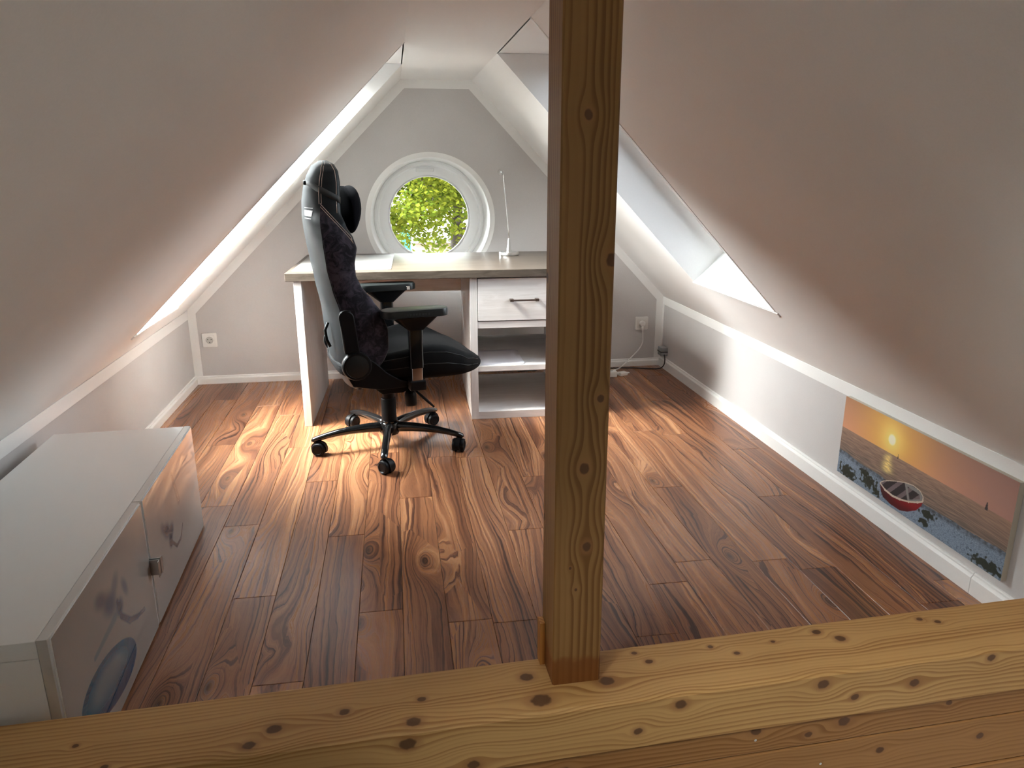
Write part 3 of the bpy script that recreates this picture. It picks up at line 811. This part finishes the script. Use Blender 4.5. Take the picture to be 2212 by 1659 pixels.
# seat
sw = [(-.24, .17), (-.18, .215), (-.05, .25), (.10, .265), (.20, .266), (.28, .252), (.34, .215), (.385, .15), (.412, .07)]
stp = [(-.24, .44), (-.1, .47), (.0, .484), (.12, .508), (.20, .50), (.26, .475), (.32, .432), (.37, .40), (.412, .375)]
sce = [(-.24, .43), (-.1, .445), (.1, .455), (.2, .458), (.28, .452), (.33, .438), (.38, .408), (.412, .375)]
sbt = [(-.24, .40), (-.18, .352), (0, .35), (.25, .348), (.32, .352), (.37, .358), (.412, .366)]
def seat_ring(u):
    w, zt, zc, zb = (interp(t_, u) for t_ in (sw, stp, sce, sbt))
    zt = max(zt, zc + .001); m = (zb + zt) / 2
    half = [(0, zb), (w * .6, zb), (w * .88, zb + .006), (w * .98, zb + (zt - zb) * .18), (w, m), (w * .985, zt - (zt - zb) * .2), (w * .94, zt - .008), (w * .87, zt), (w * .77, zt - (zt - zc) * .25), (w * .66, zc + (zt - zc) * .22), (w * .55, zc + .003), (w * .3, zc), (0, zc)]
    return [Vector((u, -y, z)) for y, z in half] + [Vector((u, y, z)) for y, z in half[-2:0:-1]]
us = [-.24, -.21, -.15, -.08, 0, .06, .12, .17, .21, .25, .28, .31, .335, .36, .38, .397, .408, .412]
seat = MB().loft([seat_ring(u) for u in us]).build('seat', M['black_cloth'], ch, smooth=True, sub=2)
for s in (-1, 1):
    for (k, zo) in ((5, .0015), (4, .0015)):
        pts = []
        for i in range(40):
            u = -.12 + .48 * i / 39; r_ = seat_ring(u); p = r_[k]
            pts.append(Vector((p.x, s * (abs(p.y) - .0025), p.z)))
        seam(pts, 'piping', seat, .0016, 'soft_black')
# hinge covers, recline covers, side plates
for s in (-1, 1):
    yo = s * .262
    hc = MB().lathe([(.0, -.012), (.052, -.012), (.056, -.006), (.057, .012), (.054, .017), (.047, .018), (.045, .0165), (0, .0165)], (-.172, yo, .447), (0, s, 0), 40).build('hinge_cover', M['black_plastic'], ch, auto=30)
    MB().lathe([(.048, .0172), (.0555, .0135), (.0585, .008), (.0585, -.010), (.057, -.010), (.057, .006), (.054, .0125)], (-.172, yo, .447), (0, s, 0), 40).build('hinge_rim', M['soft_black'], hc, smooth=True)
    cap = []
    for k in range(13): cap.append((.029 * math.cos(R(180 * k / 12)), .165 + .029 * math.sin(R(180 * k / 12))))
    cap += [(-.030, .02), (.030, .02)]
    pc = MB().prism(cap, lambda p, t: (-.186 + p[0] - (p[1] - .02) * .10, s * (t + .003 * (p[1] > .1)), .478 + p[1]), .244, .272).build('recline_cover', M['black_plastic'], ch, bevel=.006)
    MB().tube([Vector((-.186 + .0295 * math.cos(R(a)) - .0145, s * .2725, .643 + .0295 * math.sin(R(a)))) for a in range(60, 200, 10)] + [Vector((-.218, s * .272, .56)), Vector((-.212, s * .270, .50))], .0016, 6).build('recline_edge', M['soft_black'], pc, smooth=True)
    sp = [(-.15, .495), (-.10, .455), (-.05, .405), (.0, .372), (.03, .362), (.03, .338), (-.08, .337), (-.14, .35), (-.19, .36), (-.21, .40)]
    MB().prism(sp, lambda p, t: (p[0], s * t, p[1]), .225, .262).build('side_plate', M['black_plastic'], ch, bevel=.004)
MB().tube([Vector((-.252, -.11, .60)), Vector((-.266, -.11, .57)), Vector((-.262, -.11, .53)), Vector((-.25, -.11, .50))], .006, 8).build('rear_clip', M['black_plastic'], ch, smooth=True)
# armrests
for s, zt in ((-1, .664), (1, .690)):
    arm = empty('armrest', (.068, s * .268, 0), 0, ch)
    out = []
    for k in range(9): out.append((.137 - .035 + .035 * math.cos(R(-90 + 180 * k / 8)), .047 * math.sin(R(-90 + 180 * k / 8))))
    for k in range(9): out.append((-.137 + .045 + .045 * math.cos(R(90 + 180 * k / 8)), .050 * math.sin(R(90 + 180 * k / 8))))
    def lay(z, g): return [(x * (1 - g), y * (1 - g * 1.8), z) for x, y in out]
    MB().loft([lay(zt - .032, .05), lay(zt - .029, .0), lay(zt - .008, 0), lay(zt - .002, .02), lay(zt, .08)]).build('arm_pad', M['soft_black'], arm, auto=35)
    MB().loft([[(x * .7, y * .8, zt - .033) for x, y in out], [(x * .6, y * .7, zt - .045) for x, y in out], [(x * .24, y * .62, zt - .085) for x, y in out]]).build('arm_mount', M['black_plastic'], arm, auto=35)
    col_ = MB().prism(rrect(.058, .034, .010), lambda p, t: (p[0] - .029, p[1] - .017, t), .418, zt - .075).build('arm_sleeve', M['black_gloss'], arm, bevel=.0015)
    MB().tube([Vector((.033 * math.cos(R(a)), -.003 + .022 * math.sin(R(a)), zt - .073)) for a in range(0, 361, 15)], .0022, 6).build('sleeve_ring', M['chrome'], col_, smooth=True)
    MB().prism(rrect(.045, .026, .004), lambda p, t: (p[0] - .022, p[1] - .013, t), .362, .42).build('arm_post', M['chrome'], arm, bevel=.001)
    MB().box(-.034, -.024, .326, .034, .020, .366).build('arm_bracket', M['black_plastic'], arm, bevel=.005)
    MB().box(-.026, min(-s * .015, -s * .20), .330, .026, max(-s * .015, -s * .20), .342).build('arm_plate', M['black_plastic'], arm, bevel=.002)
    lt = MB()
    for k in range(9): lt.box(-.055 + k * .0125, s * .0485 if s > 0 else -.0492, zt - .022, -.055 + k * .0125 + (.006 if k % 3 else .0085), .0492 if s > 0 else s * .0485, zt - .014)
    lt.build('worn_lettering', M['strap'], arm)
    if s > 0: MB().box(.085, -.052, zt - .030, .101, -.045, zt - .012).build('adjust_button', M['chrome'], arm, bevel=.002)
# tilt mechanism, levers, gas lift
MB().prism([(-.09, .348), (.15, .348), (.15, .315), (.10, .285), (.05, .262), (-.04, .262), (-.07, .29)], lambda p, t: (p[0], t, p[1]), -.085, .085).build('tilt_mechanism', M['black_plastic'], ch, bevel=.004)
MB().lathe([(0, .0), (.022, .0), (.026, .01), (.026, .045), (.024, .055), (.012, .075), (0, .078)], (.072, -.13, .215), (0, .12, 1), 20).build('tension_knob', M['black_plastic'], ch, smooth=True)
MB().tube([Vector((.06, -.05, .315)), Vector((.08, -.15, .298)), Vector((.085, -.195, .292)), Vector((.118, -.205, .258)), Vector((.152, -.21, .223))], [.004, .004, .005, .006, .0045], 8).build('lever', M['black_plastic'], ch, smooth=True)
MB().lathe([(.0, .09), (.033, .09), (.033, .218), (.031, .222), (.027, .223), (.027, .262), (.040, .263), (.042, .285), (0, .29)], n=32).build('gas_lift', M['black_plastic'], ch, auto=30)
MB().lathe([(0, .052), (.040, .055), (.047, .066), (.047, .098), (.042, .108), (.036, .110), (.036, .118), (.033, .119), (0, .119)], n=40).build('base_hub', M['black_gloss'], ch, auto=30)
def star_leg(ang, rot):
    d = Vector((math.cos(ang), math.sin(ang), 0))
    path = [d * r + Vector((0, 0, z)) for r, z in ((.02, .086), (.06, .090), (.11, .0925), (.17, .092), (.23, .088), (.28, .0815), (.315, .075), (.338, .069), (.346, .065))]
    lg = MB().tube(path, [.022, .021, .019, .0175, .0165, .016, .016, .014, .006], 14, [.024, .023, .021, .018, .0155, .0135, .0125, .011, .005]).build('base_leg', M['black_gloss'], ch, smooth=True)
    piv = d * .325
    MB().lathe([(0, 0), (.011, 0), (.011, .03), (0, .03)], (piv.x, piv.y, .044), (0, 0, 1), 14).build('caster_stem', M['black_plastic'], lg, auto=35)
    fw = Vector((math.cos(rot), math.sin(rot), 0)); ax = Vector((-fw.y, fw.x, 0)); c = piv + fw * .012; c.z = .0295
    for q in (-1, 1):
        MB().lathe([(0, .0), (.024, .0), (.0285, .003), (.0295, .007), (.0295, .014), (.027, .019), (.020, .021), (.018, .0185), (0, .0185)], c + ax * (.006 * q), ax * q, 24).build('caster_wheel', M['black_plastic'], lg, auto=30)
    hood = []
    for k in range(13):
        a = R(-20 + 215 * k / 12); p = c + fw * (.0325 * math.cos(a)) + Vector((0, 0, .0325 * math.sin(a))); hood.append(p)
    MB().loft([[p - ax * .009, p + ax * .009, p + ax * .009 + (p - c).normalized() * .003, p - ax * .009 + (p - c).normalized() * .003] for p in hood]).build('caster_hood', M['black_plastic'], lg, auto=35)
for k, (aw, rt) in enumerate(((266, 300), (338, 240), (50, 200), (122, 215), (194, 330))):
    star_leg(R(aw - 12.4), R(rt))

# ------------------------------------------------------------------ low cabinet with printed glass doors
CA = R(-2.0)     # turns the front slightly away from the knee wall
cab = empty('low_cabinet', (-.698, 2.494, 0), R(2.0))
cab.rotation_euler = (0, 0, R(2.0))
tag(cab, 'low white cabinet with two glossy printed doors by the left knee wall', 'cabinet')
# local axes: x out of the front, y along the front towards the gable (the cabinet runs to -y)
CL, CD, CH, DTK = 1.2, .40, .372, .023
box('top_panel', M['cab_white'], cab, -DTK - CD, -CL, CH - .037, -DTK - .001, 0, CH, .0015)
box('end_panel', M['cab_white'], cab, -DTK - CD, -CL, .01, -DTK - .001, -CL + .018, CH - .0378, .0012)
box('end_panel', M['cab_white'], cab, -DTK - CD, -.018, .01, -DTK - .001, 0, CH - .0378, .0012)
box('bottom_panel', M['cab_white'], cab, -DTK - CD, -CL + .018, .01, -DTK - .001, -.018, .028, .001)
box('back_panel', M['cab_white'], cab, -DTK - CD, -CL + .018, .028, -DTK - CD + .006, -.018, CH - .038, .0005)
box('plinth', M['alu_dark'], cab, -DTK - CD + .03, -CL + .03, 0, -DTK - .03, -.03, .010, .0005)
def lerp(a, b, t): return tuple(x + (y - x) * t for x, y in zip(a, b))
def smooth(a, b, x):
    t = max(0, min(1, (x - a) / (b - a))); return t * t * (3 - 2 * t)
def ell(s, z, cs, cz, rs, rz, ang=0):
    c, q = math.cos(ang), math.sin(ang); ds, dz = s - cs, z - cz
    return math.hypot((ds * c + dz * q) / rs, (-ds * q + dz * c) / rz)
def seg(s, z, p, q):
    ax, az = q[0] - p[0], q[1] - p[1]; t = max(0, min(1, ((s - p[0]) * ax + (z - p[1]) * az) / (ax * ax + az * az)))
    return math.hypot(s - p[0] - ax * t, z - p[1] - az * t), t
def stone_print(s, z):
    """s: distance from the gable end (0..1.2), z height: pale print with blue stones and an orchid"""
    col = (.33, .31, .29)
    col = lerp(col, (.36, .345, .325), smooth(.7, 1.2, s))
    blue, deep = (.025, .14, .23), (.008, .06, .15)
    d = ell(s, z, .963, .103, .182, .066, .22)
    if d < 1.0:
        t = smooth(.97, .40, d); c2 = lerp(lerp(blue, deep, smooth(.12, .03, z)), (.25, .30, .31), .8 * t * smooth(.02, .14, z))
        col = lerp(col, c2, smooth(1.0, .97, d))
    for (p, q, w) in (((.690, .112), (.745, .126), .008), ((.745, .126), (.80, .150), .010), ((.80, .150), (.85, .195), .013), ((.85, .195), (.86, .24), .010)):
        dd, t = seg(s, z, p, q); col = lerp(col, (.06, .105, .17), .85 * smooth(w, w * .3, dd))
    dd, t = seg(s, z, (.885, .215), (1.03, .205)); col = lerp(col, (.16, .22, .26), .7 * smooth(.016 * (1 - .5 * t), .004, dd))
    for (cs, cz, rs, rz, an, k) in ((.905, .262, .07, .045, .5, .5), (.86, .285, .05, .03, -.6, .35), (.955, .30, .05, .03, .3, .45), (.80, .245, .022, .045, -.5, .4), (.85, .22, .035, .03, 0, .65)):
        d = ell(s, z, cs, cz, rs, rz, an); col = lerp(col, (.07, .12, .18), min(.95, k * 1.5) * smooth(1, .2, d))
    # the other door: orchid spray and reed
    for (cs, cz, rs, rz, an, k) in ((.425, .195, .05, .035, .4, .5), (.38, .175, .04, .03, -.4, .55), (.40, .15, .03, .03, 0, .6), (.46, .22, .035, .025, .7, .35)):
        d = ell(s, z, cs, cz, rs, rz, an); col = lerp(col, (.06, .08, .11), min(.95, k * 1.4) * smooth(1, .2, d))
    for (p, q, w) in (((.40, .15), (.345, .105), .009), ((.345, .105), (.295, .105), .008), ((.295, .105), (.255, .135), .006)):
        dd, t = seg(s, z, p, q); col = lerp(col, (.09, .09, .11), .75 * smooth(w, w * .3, dd))
    dd, t = seg(s, z, (.305, .325), (.265, .225))
    speck = .5 + .5 * math.sin(s * 900 + 40 * math.sin(z * 300)) * math.sin(z * 1100)
    col = lerp(col, (.10, .075, .07), .7 * speck * smooth(.013 + .01 * t, .006, dd))
    return col
def colour_grid(name, mat, parent, nu, nv, fn3, fnc):
    vs = []; cs = []
    for j in range(nv + 1):
        for i in range(nu + 1):
            vs.append(fn3(i / nu, j / nv)); cs.append(fnc(i / nu, j / nv))
    fs = [(j * (nu + 1) + i, j * (nu + 1) + i + 1, (j + 1) * (nu + 1) + i + 1, (j + 1) * (nu + 1) + i) for j in range(nv) for i in range(nu)]
    me = bpy.data.meshes.new(name); me.from_pydata(vs, [], fs); me.update()
    at = me.color_attributes.new('col', 'FLOAT_COLOR', 'POINT')
    at.data.foreach_set('color', [q for c in cs for q in (c[0], c[1], c[2], 1.0)])
    me.materials.append(mat)
    o = bpy.data.objects.new(name, me); COL.objects.link(o); o.parent = parent
    return o
M['door_print'] = vcol('printed glass', .02, ior=3.0)
for (s0, s1) in ((.0, .5985), (.6015, 1.2)):
    door = MB().box(-DTK, -s1, .004, -.004, -s0, CH + .001).build('door', M['door_frame'], cab, bevel=.001)
    g = .008
    colour_grid('printed_glass', M['door_print'], door, 300, 190,
                lambda a, b, s0=s0, s1=s1: (-.0005, -(s0 + g + (s1 - s0 - 2 * g) * a), .008 + (CH - .011) * b),
                lambda a, b, s0=s0, s1=s1: stone_print(s0 + (s1 - s0) * a, CH * b))
    MB().box(-.004, -s1 + g, .008, -.0008, -s0 - g, CH - .003).build('glass_pane', M['pvc'], door)
    sy = -.5985 + .003 if s0 < .1 else -.6015 - .003
    hb = -.018 if s0 >= .1 else 0
    MB().box(-.004, min(sy, sy + (.0 if s0 < .1 else 0)) - .0015, .160, .024, sy + .0015, .205).build('door_handle', M['alu'], door, bevel=.0006)
    MB().box(.022, (sy if s0 < .1 else sy - .016), .160, .024, (sy + .016 if s0 < .1 else sy), .205).build('handle_tab', M['alu'], door, bevel=.0006)

# ------------------------------------------------------------------ picture on the right knee wall
rng = random.Random(4)
from mathutils import noise as mn
def nz2(x, y, z=0.0): return mn.noise(Vector((x, y, z)))
BOAT = [(.311, .20), (.33, .245), (.36, .285), (.42, .345), (.47, .385), (.515, .405), (.555, .39), (.578, .345), (.582, .30), (.575, .235), (.55, .15), (.50, .07), (.455, .03), (.40, .03), (.345, .055), (.325, .11)]
RIM = [(.311, .20), (.33, .245), (.36, .285), (.42, .345), (.47, .385), (.515, .405), (.555, .39), (.578, .345), (.580, .29), (.55, .245), (.50, .19), (.448, .155), (.40, .14), (.35, .155)]
def inside(p, poly):
    c = False
    for (a, b) in zip(poly, poly[1:] + poly[:1]):
        if (a[1] > p[1]) != (b[1] > p[1]) and p[0] < (b[0] - a[0]) * (p[1] - a[1]) / (b[1] - a[1]) + a[0]: c = not c
    return c
def edge_d(p, poly):
    best = 9
    for (a, b) in zip(poly, poly[1:] + poly[:1]):
        ax, ay = b[0] - a[0], b[1] - a[1]; t = max(0, min(1, ((p[0] - a[0]) * ax + (p[1] - a[1]) * ay) / (ax * ax + ay * ay)))
        best = min(best, math.hypot((p[0] - a[0] - ax * t) * 2.7, p[1] - a[1] - ay * t))
    return best
def beach(s, t):
    """s 0..1 left to right, t 0..1 bottom to top: sunset over a shingle beach with a rowing boat"""
    hor = .60
    ds = math.hypot((s - .349) * 2.7, t - .766)
    if t > hor:
        q = (t - hor) / (1 - hor)
        col = lerp((.72, .40, .27), (.50, .30, .20), q)
        col = lerp(col, (.44, .29, .27), smooth(.45, 1.0, s) * .8)
        col = lerp(col, (.88, .55, .16), math.exp(-(ds / .55) ** 2) * .9)
        streak = nz2(s * 3 - t * 2, t * 7 + s * 3) * .5
        col = lerp(col, (.62, .36, .24), max(0, streak) * .5)
        col = lerp(col, (.98, .80, .30), math.exp(-(ds / .19) ** 2))
        col = lerp(col, (1, .97, .75), smooth(.075, .045, ds))
    else:
        shore = .30 + .02 * nz2(s * 9, 1) - .03 * math.sin(s * 3.1)
        if t > shore:
            w = (hor - t) / (hor - shore)
            col = lerp((.40, .28, .22), (.25, .20, .17), w)
            wv = nz2(s * (26 - 12 * w), t * 90 + 2.5 * math.sin(s * 6)) + .6 * nz2(s * 8, t * 40)
            col = lerp(col, (.10, .085, .08), max(0, wv) * .8 * (.35 + .65 * w)); col = lerp(col, (.56, .41, .29), max(0, -wv) * .55)
            gl = math.exp(-((s - .342 + .012 * nz2(t * 50, 2)) / (.018 + .02 * w)) ** 2) * (.45 + .55 * max(0, nz2(s * 40, t * 70) + .5)) * smooth(.62, .54, t) * smooth(.33, .40, t)
            col = lerp(col, (1.0, .82, .36), min(1, gl))
        else:
            g = nz2(s * 260, t * 100); g2 = nz2(s * 110, t * 42, 3)
            col = lerp((.19, .24, .31), (.36, .44, .53), .5 + .8 * g)
            col = lerp(col, (.06, .08, .11), max(0, -g2) * .7)
            col = lerp(col, (.055, .06, .06), smooth(shore - .075, shore - .02, t) * (.5 + .5 * nz2(s * 60, t * 30, 7)) )
            for (cs, ct, rs, rt) in ((.08, .07, .07, .10), (.24, .13, .065, .085), (.20, .20, .04, .05), (.615, .18, .05, .05), (.60, .08, .03, .05), (.93, .06, .08, .07), (.30, .06, .03, .05)):
                d = math.hypot((s - cs) / rs, (t - ct) / rt) + .8 * nz2(s * 70, t * 30, 5)
                col = lerp(col, (.030, .036, .014), .92 * smooth(1.0, .7, d))
    for (cs, ct, w, hgt) in ((.885, .595, .006, .07), (.40, .60, .0022, .045)):
        if abs(s - cs) < w * (1.2 - .9 * min(1, max(0, (t - ct) / hgt))) and ct - .012 < t < ct + hgt: col = (.09, .075, .08)
    p = (s, t)
    if inside(p, BOAT):
        col = lerp((.30, .015, .025), (.13, .008, .015), smooth(.2, .04, t))
        if s < .44: col = lerp(col, (.07, .03, .035), smooth(.44, .33, s) * .75)
        if inside(p, RIM):
            col = (.055, .045, .05)
            u = (s - .31) + (.41 - t) * .35
            if math.sin(u * 95) > .35: col = (.22, .18, .19)
            if edge_d(p, [(.47, .37), (.56, .36), (.57, .29), (.50, .20)]) < .02: col = (.30, .30, .29)
        if edge_d(p, RIM) < .014: col = (.62, .55, .47)
    return col
pic = empty('canvas_picture', (XR - .001, 2.391, .100)); tag(pic, 'wide canvas print of a red rowing boat on a beach at sunset', 'picture')
M['canvas_print'] = vcol('printed canvas', .55)
MB().box(-.018, -.795, 0, 0, 0, .295).build('stretcher', plain('canvas edge', (.52, .48, .40), .7), pic, bevel=.001)
colour_grid('canvas_face', M['canvas_print'], pic, 520, 210, lambda a, b: (-.0186, -.795 * a, .295 * b), lambda a, b: tuple(1.12 * max(0, min(1, q)) ** 1.28 for q in beach(a, b)))

# ------------------------------------------------------------------ sockets, plug, cables
def wall_socket(loc, label):
    t_ = empty('wall_socket', loc); tag(t_, label, 'socket')
    MB().prism([(x - .0405, z - .0405) for x, z in rrect(.081, .081, .006)], lambda p, y: (p[0], y, p[1]), 0, -.009).build('cover_plate', M['socket'], t_, bevel=.002)
    MB().prism([(x - .0275, z - .0275) for x, z in rrect(.055, .055, .004)], lambda p, y: (p[0], y, p[1]), -.0085, -.0115).build('insert', M['socket'], t_, bevel=.001)
    MB().lathe([(.0205, 0), (.0205, .0012), (.0192, .0014), (.018, -.0005), (0, -.0005)], (0, -.0116, 0), (0, -1, 0), 36).build('well', plain('socket well', (.55, .54, .51), .45) if 'well' not in M else M['well'], t_, auto=30)
    return t_
M['well'] = plain('socket well', (.52, .51, .48), .45)
s1 = wall_socket((-1.0665, YB - .0005, .259), 'empty white wall socket on the gable wall beside the desk leg')
for hx, hz_ in ((-.0095, .004), (.0095, .004), (0, -.013)):
    MB().lathe([(0, 0), (.0028, 0), (.0028, .0012), (0, .0012)], (hx, -.0113, hz_), (0, -1, 0), 12).build('contact_hole', M['hole'], s1)
s2 = wall_socket((1.497, YB - .0005, .272), 'white wall socket with a plug in it on the gable wall')
plug = empty('power_plug', (1.497, YB - .0115, .272)); tag(plug, 'white angled plug pushed into the gable wall socket, with its cable', 'plug')
MB().lathe([(0, .0), (.0185, 0), (.0185, .012), (.016, .020), (.010, .023), (0, .0235)], (0, -.0005, 0), (0, -1, 0), 28).build('plug_body', M['socket'], plug, auto=35)
MB().tube([Vector((0, -.014, -.012)), Vector((0, -.015, -.03)), Vector((.001, -.0155, -.045))], [.0085, .007, .0045], 12).build('plug_neck', M['socket'], plug, smooth=True)
def bez(pts, n=8):
    P_ = [Vector(p) for p in pts]; out = []
    for i in range(len(P_) - 1):
        a, b, c, d = P_[max(i - 1, 0)], P_[i], P_[i + 1], P_[min(i + 2, len(P_) - 1)]
        for k in range(n):
            t_ = k / n; out.append(.5 * ((2 * b) + (c - a) * t_ + (2 * a - 5 * b + 4 * c - d) * t_ ** 2 + (3 * b - a - 3 * c + d) * t_ ** 3))
    return out + [P_[-1]]
MB().tube(bez([(.001, -.0155, -.040), (.003, -.018, -.075), (.002, -.022, -.115), (-.020, -.028, -.155), (-.06, -.036, -.195), (-.11, -.06, -.228), (-.165, -.085, -.2605), (-.22, -.10, -.2675), (-.29, -.12, -.2675)]), .0034, 8).build('plug_cable', M['cable_white'], plug, smooth=True)
strip = empty('power_strip', (1.16, 4.165, 0.0), R(-4)); tag(strip, 'white power strip lying on the floor behind the post', 'power strip')
MB().box(-.12, -.027, .0, .12, .027, .036).build('strip_body', M['socket'], strip, bevel=.006, seg=3)
for k in range(4):
    MB().lathe([(.0195, 0), (.0195, .0008), (.018, .001), (.017, -.0001), (0, -.0001)], (-.085 + .055 * k, 0, .0361), (0, 0, 1), 24).build('strip_outlet', M['well'], strip, auto=30)
MB().tube(bez([(.12, 0, .018), (.15, .01, .012), (.17, .03, .006), (.16, .06, .004), (.12, .085, .004), (.05, .10, .004)]), .0034, 8).build('strip_cable', M['cable_white'], strip, smooth=True)
usb = empty('white_adapter', (1.325, 4.168, 0.0), R(20)); tag(usb, 'small white plug adapter on the floor next to the power strip', 'adapter')
MB().box(-.03, -.02, .0, .022, .02, .022).build('adapter_body', M['socket'], usb, bevel=.004)
MB().box(.022, -.008, .008, .045, .008, .014).build('adapter_tongue', M['socket'], usb, bevel=.002)
jb = empty('junction_box', (XR - .0005, 4.285, .112)); tag(jb, 'grey cable box screwed to the right knee wall above the skirting', 'cable box')
MB().box(-.043, -.032, -.027, 0, .032, .027).build('box_body', M['grey_plastic'], jb, bevel=.004)
MB().box(-.046, -.034, -.004, -.001, .034, .001).build('box_seam', M['cable_black'], jb, bevel=.001)
MB().tube(bez([(-.022, -.030, -.018), (-.024, -.05, -.04), (-.03, -.055, -.075), (-.05, -.04, -.100), (-.10, -.01, -.107), (-.20, .025, -.1075), (-.32, .04, -.1075), (-.45, .035, -.1075)]), .0036, 8).build('box_cable', M['cable_black'], jb, smooth=True)

# ------------------------------------------------------------------ outside: tree and neighbouring house
def leaf_mat():
    t = NT('leaves'); a = t.n('ShaderNodeAttribute', attribute_name='col'); t.t.nodes.remove(t.b)
    d = t.n('ShaderNodeBsdfDiffuse'); tr = t.n('ShaderNodeBsdfTranslucent'); mx = t.n('ShaderNodeMixShader'); mx.inputs[0].default_value = .4
    t.t.links.new(a.outputs['Color'], d.inputs[0]); t.t.links.new(a.outputs['Color'], tr.inputs[0])
    t.t.links.new(d.outputs[0], mx.inputs[1]); t.t.links.new(tr.outputs[0], mx.inputs[2]); t.t.links.new(mx.outputs[0], t.out.inputs[0])
    return t.m
tree = empty('garden_tree', (.75, 9.7, -4.6)); tag(tree, 'leafy yellow-green tree outside the round window', 'tree')
rt = random.Random(11)
clumps = []
for i in range(210):
    while True:
        p = Vector((rt.uniform(-1, 1), rt.uniform(-1, 1), rt.uniform(-1, 1)))
        if .35 < p.length < 1: break
    clumps.append((Vector((p.x * 1.9, p.y * 1.3, 6.32 + p.z * 1.50)), rt.uniform(.20, .36), rt.random()))
vs, fs, cs = [], [], []
for (c, r, tone) in clumps:
    for k in range(int(900 * r)):
        p = Vector((rt.gauss(0, 1), rt.gauss(0, 1), rt.gauss(0, .8))); p = c + p.normalized() * r * rt.uniform(.45, 1.0)
        up = Vector((rt.gauss(0, .7), rt.gauss(-.3, .7), 1)).normalized(); d = up.orthogonal().normalized(); d.rotate(Matrix.Rotation(rt.uniform(0, 6.28), 3, up)); sd = up.cross(d)
        L_ = rt.uniform(.045, .075); w_ = L_ * .38; n0 = len(vs)
        vs += [p, p + d * L_ * .45 + sd * w_ - up * .006, p + d * L_ - up * .01, p + d * L_ * .45 - sd * w_ - up * .006]
        fs += [(n0, n0 + 1, n0 + 2), (n0, n0 + 2, n0 + 3)]
        q = max(0, min(1, .5 * tone + .5 * rt.random()))
        col = lerp((.030, .07, .010), (.20, .215, .022), q)
        cs += [col] * 4
me = bpy.data.meshes.new('foliage'); me.from_pydata([tuple(v) for v in vs], [], fs); me.update()
at = me.color_attributes.new('col', 'FLOAT_COLOR', 'POINT'); at.data.foreach_set('color', [q for c in cs for q in (c[0], c[1], c[2], 1.0)])
me.materials.append(leaf_mat()); fo = bpy.data.objects.new('foliage', me); COL.objects.link(fo); fo.parent = tree; fo['kind'] = 'stuff'
M['bark'] = grainy('bark', (.03, .024, .02), .9, .3, 60, .6, .01)
MB().tube([Vector((.1, .5, 0)), Vector((.12, .5, 2.2)), Vector((.02, .5, 3.9)), Vector((.1, .45, 5.2)), Vector((.15, .3, 7.0))], [.16, .13, .11, .07, .03], 12).build('trunk', M['bark'], tree, smooth=True)
for i in range(9):
    a = rt.uniform(0, 6.28); z0 = 4.9 + i * .2
    MB().tube([Vector((.08, .45, z0)), Vector((math.cos(a) * .5, math.sin(a) * .4, z0 + .35)), Vector((math.cos(a) * 1.2, math.sin(a) * .9, z0 + .75))], [.05, .03, .012], 8).build('branch', M['bark'], tree, smooth=True)
house = empty('neighbour_house', (.0, 17.0, -4.6)); tag(house, 'white rendered house with a teal shutter behind the tree', 'house')
M['render'] = grainy('white render', (.62, .61, .58), .85, .04, 60)
MB().box(-7, 0, 0, .42, 5, 5.75).build('house_wall', M['render'], house)
MB().prism([(-.4, 5.6), (2.5, 8.2), (5.4, 5.6), (5.4, 5.75), (2.5, 8.4), (-.4, 5.75)], lambda p, t: (t, p[0], p[1]), -7.4, .6).build('house_roof', M['roofing'], house)
M['teal'] = plain('teal paint', (.02, .20, .21), .5)
for k, xx in enumerate((.04, -1.7)):
    w_ = MB().box(xx - .75, -.02, 3.25, xx + .05, .02, 4.45).build('window', plain('dark pane', (.05, .06, .07), .1) if k == 0 else bpy.data.materials['dark pane'], house)
    for q in (-1, 1):
        sx = xx - .40 + q * .61
        MB().box(sx - .11, -.07, 3.2, sx + .11, -.01, 4.49).build('shutter', M['teal'], house, bevel=.01)
shed = empty('garden_shed', (1.4, 13.2, -4.6)); tag(shed, 'brown-grey shed behind the tree trunk', 'shed')
MB().box(-1.05, 0, 0, -.2, 2.2, 4.55).build('shed_wall', grainy('weathered boards', (.22, .17, .14), .85, .2, 30), shed)
MB().box(-1.08, -.05, 4.55, -.15, 2.25, 4.62).build('shed_roof', grainy('grey felt', (.20, .20, .20), .9, .15, 50), shed)
lawn = MB().add([(-60, -40, -4.6), (60, -40, -4.6), (60, 120, -4.6), (-60, 120, -4.6)], [(0, 1, 2, 3)]).build('ground', grainy('paved yard', (.17, .155, .14), .95, .2, 3)); tag(lawn, kind='structure')
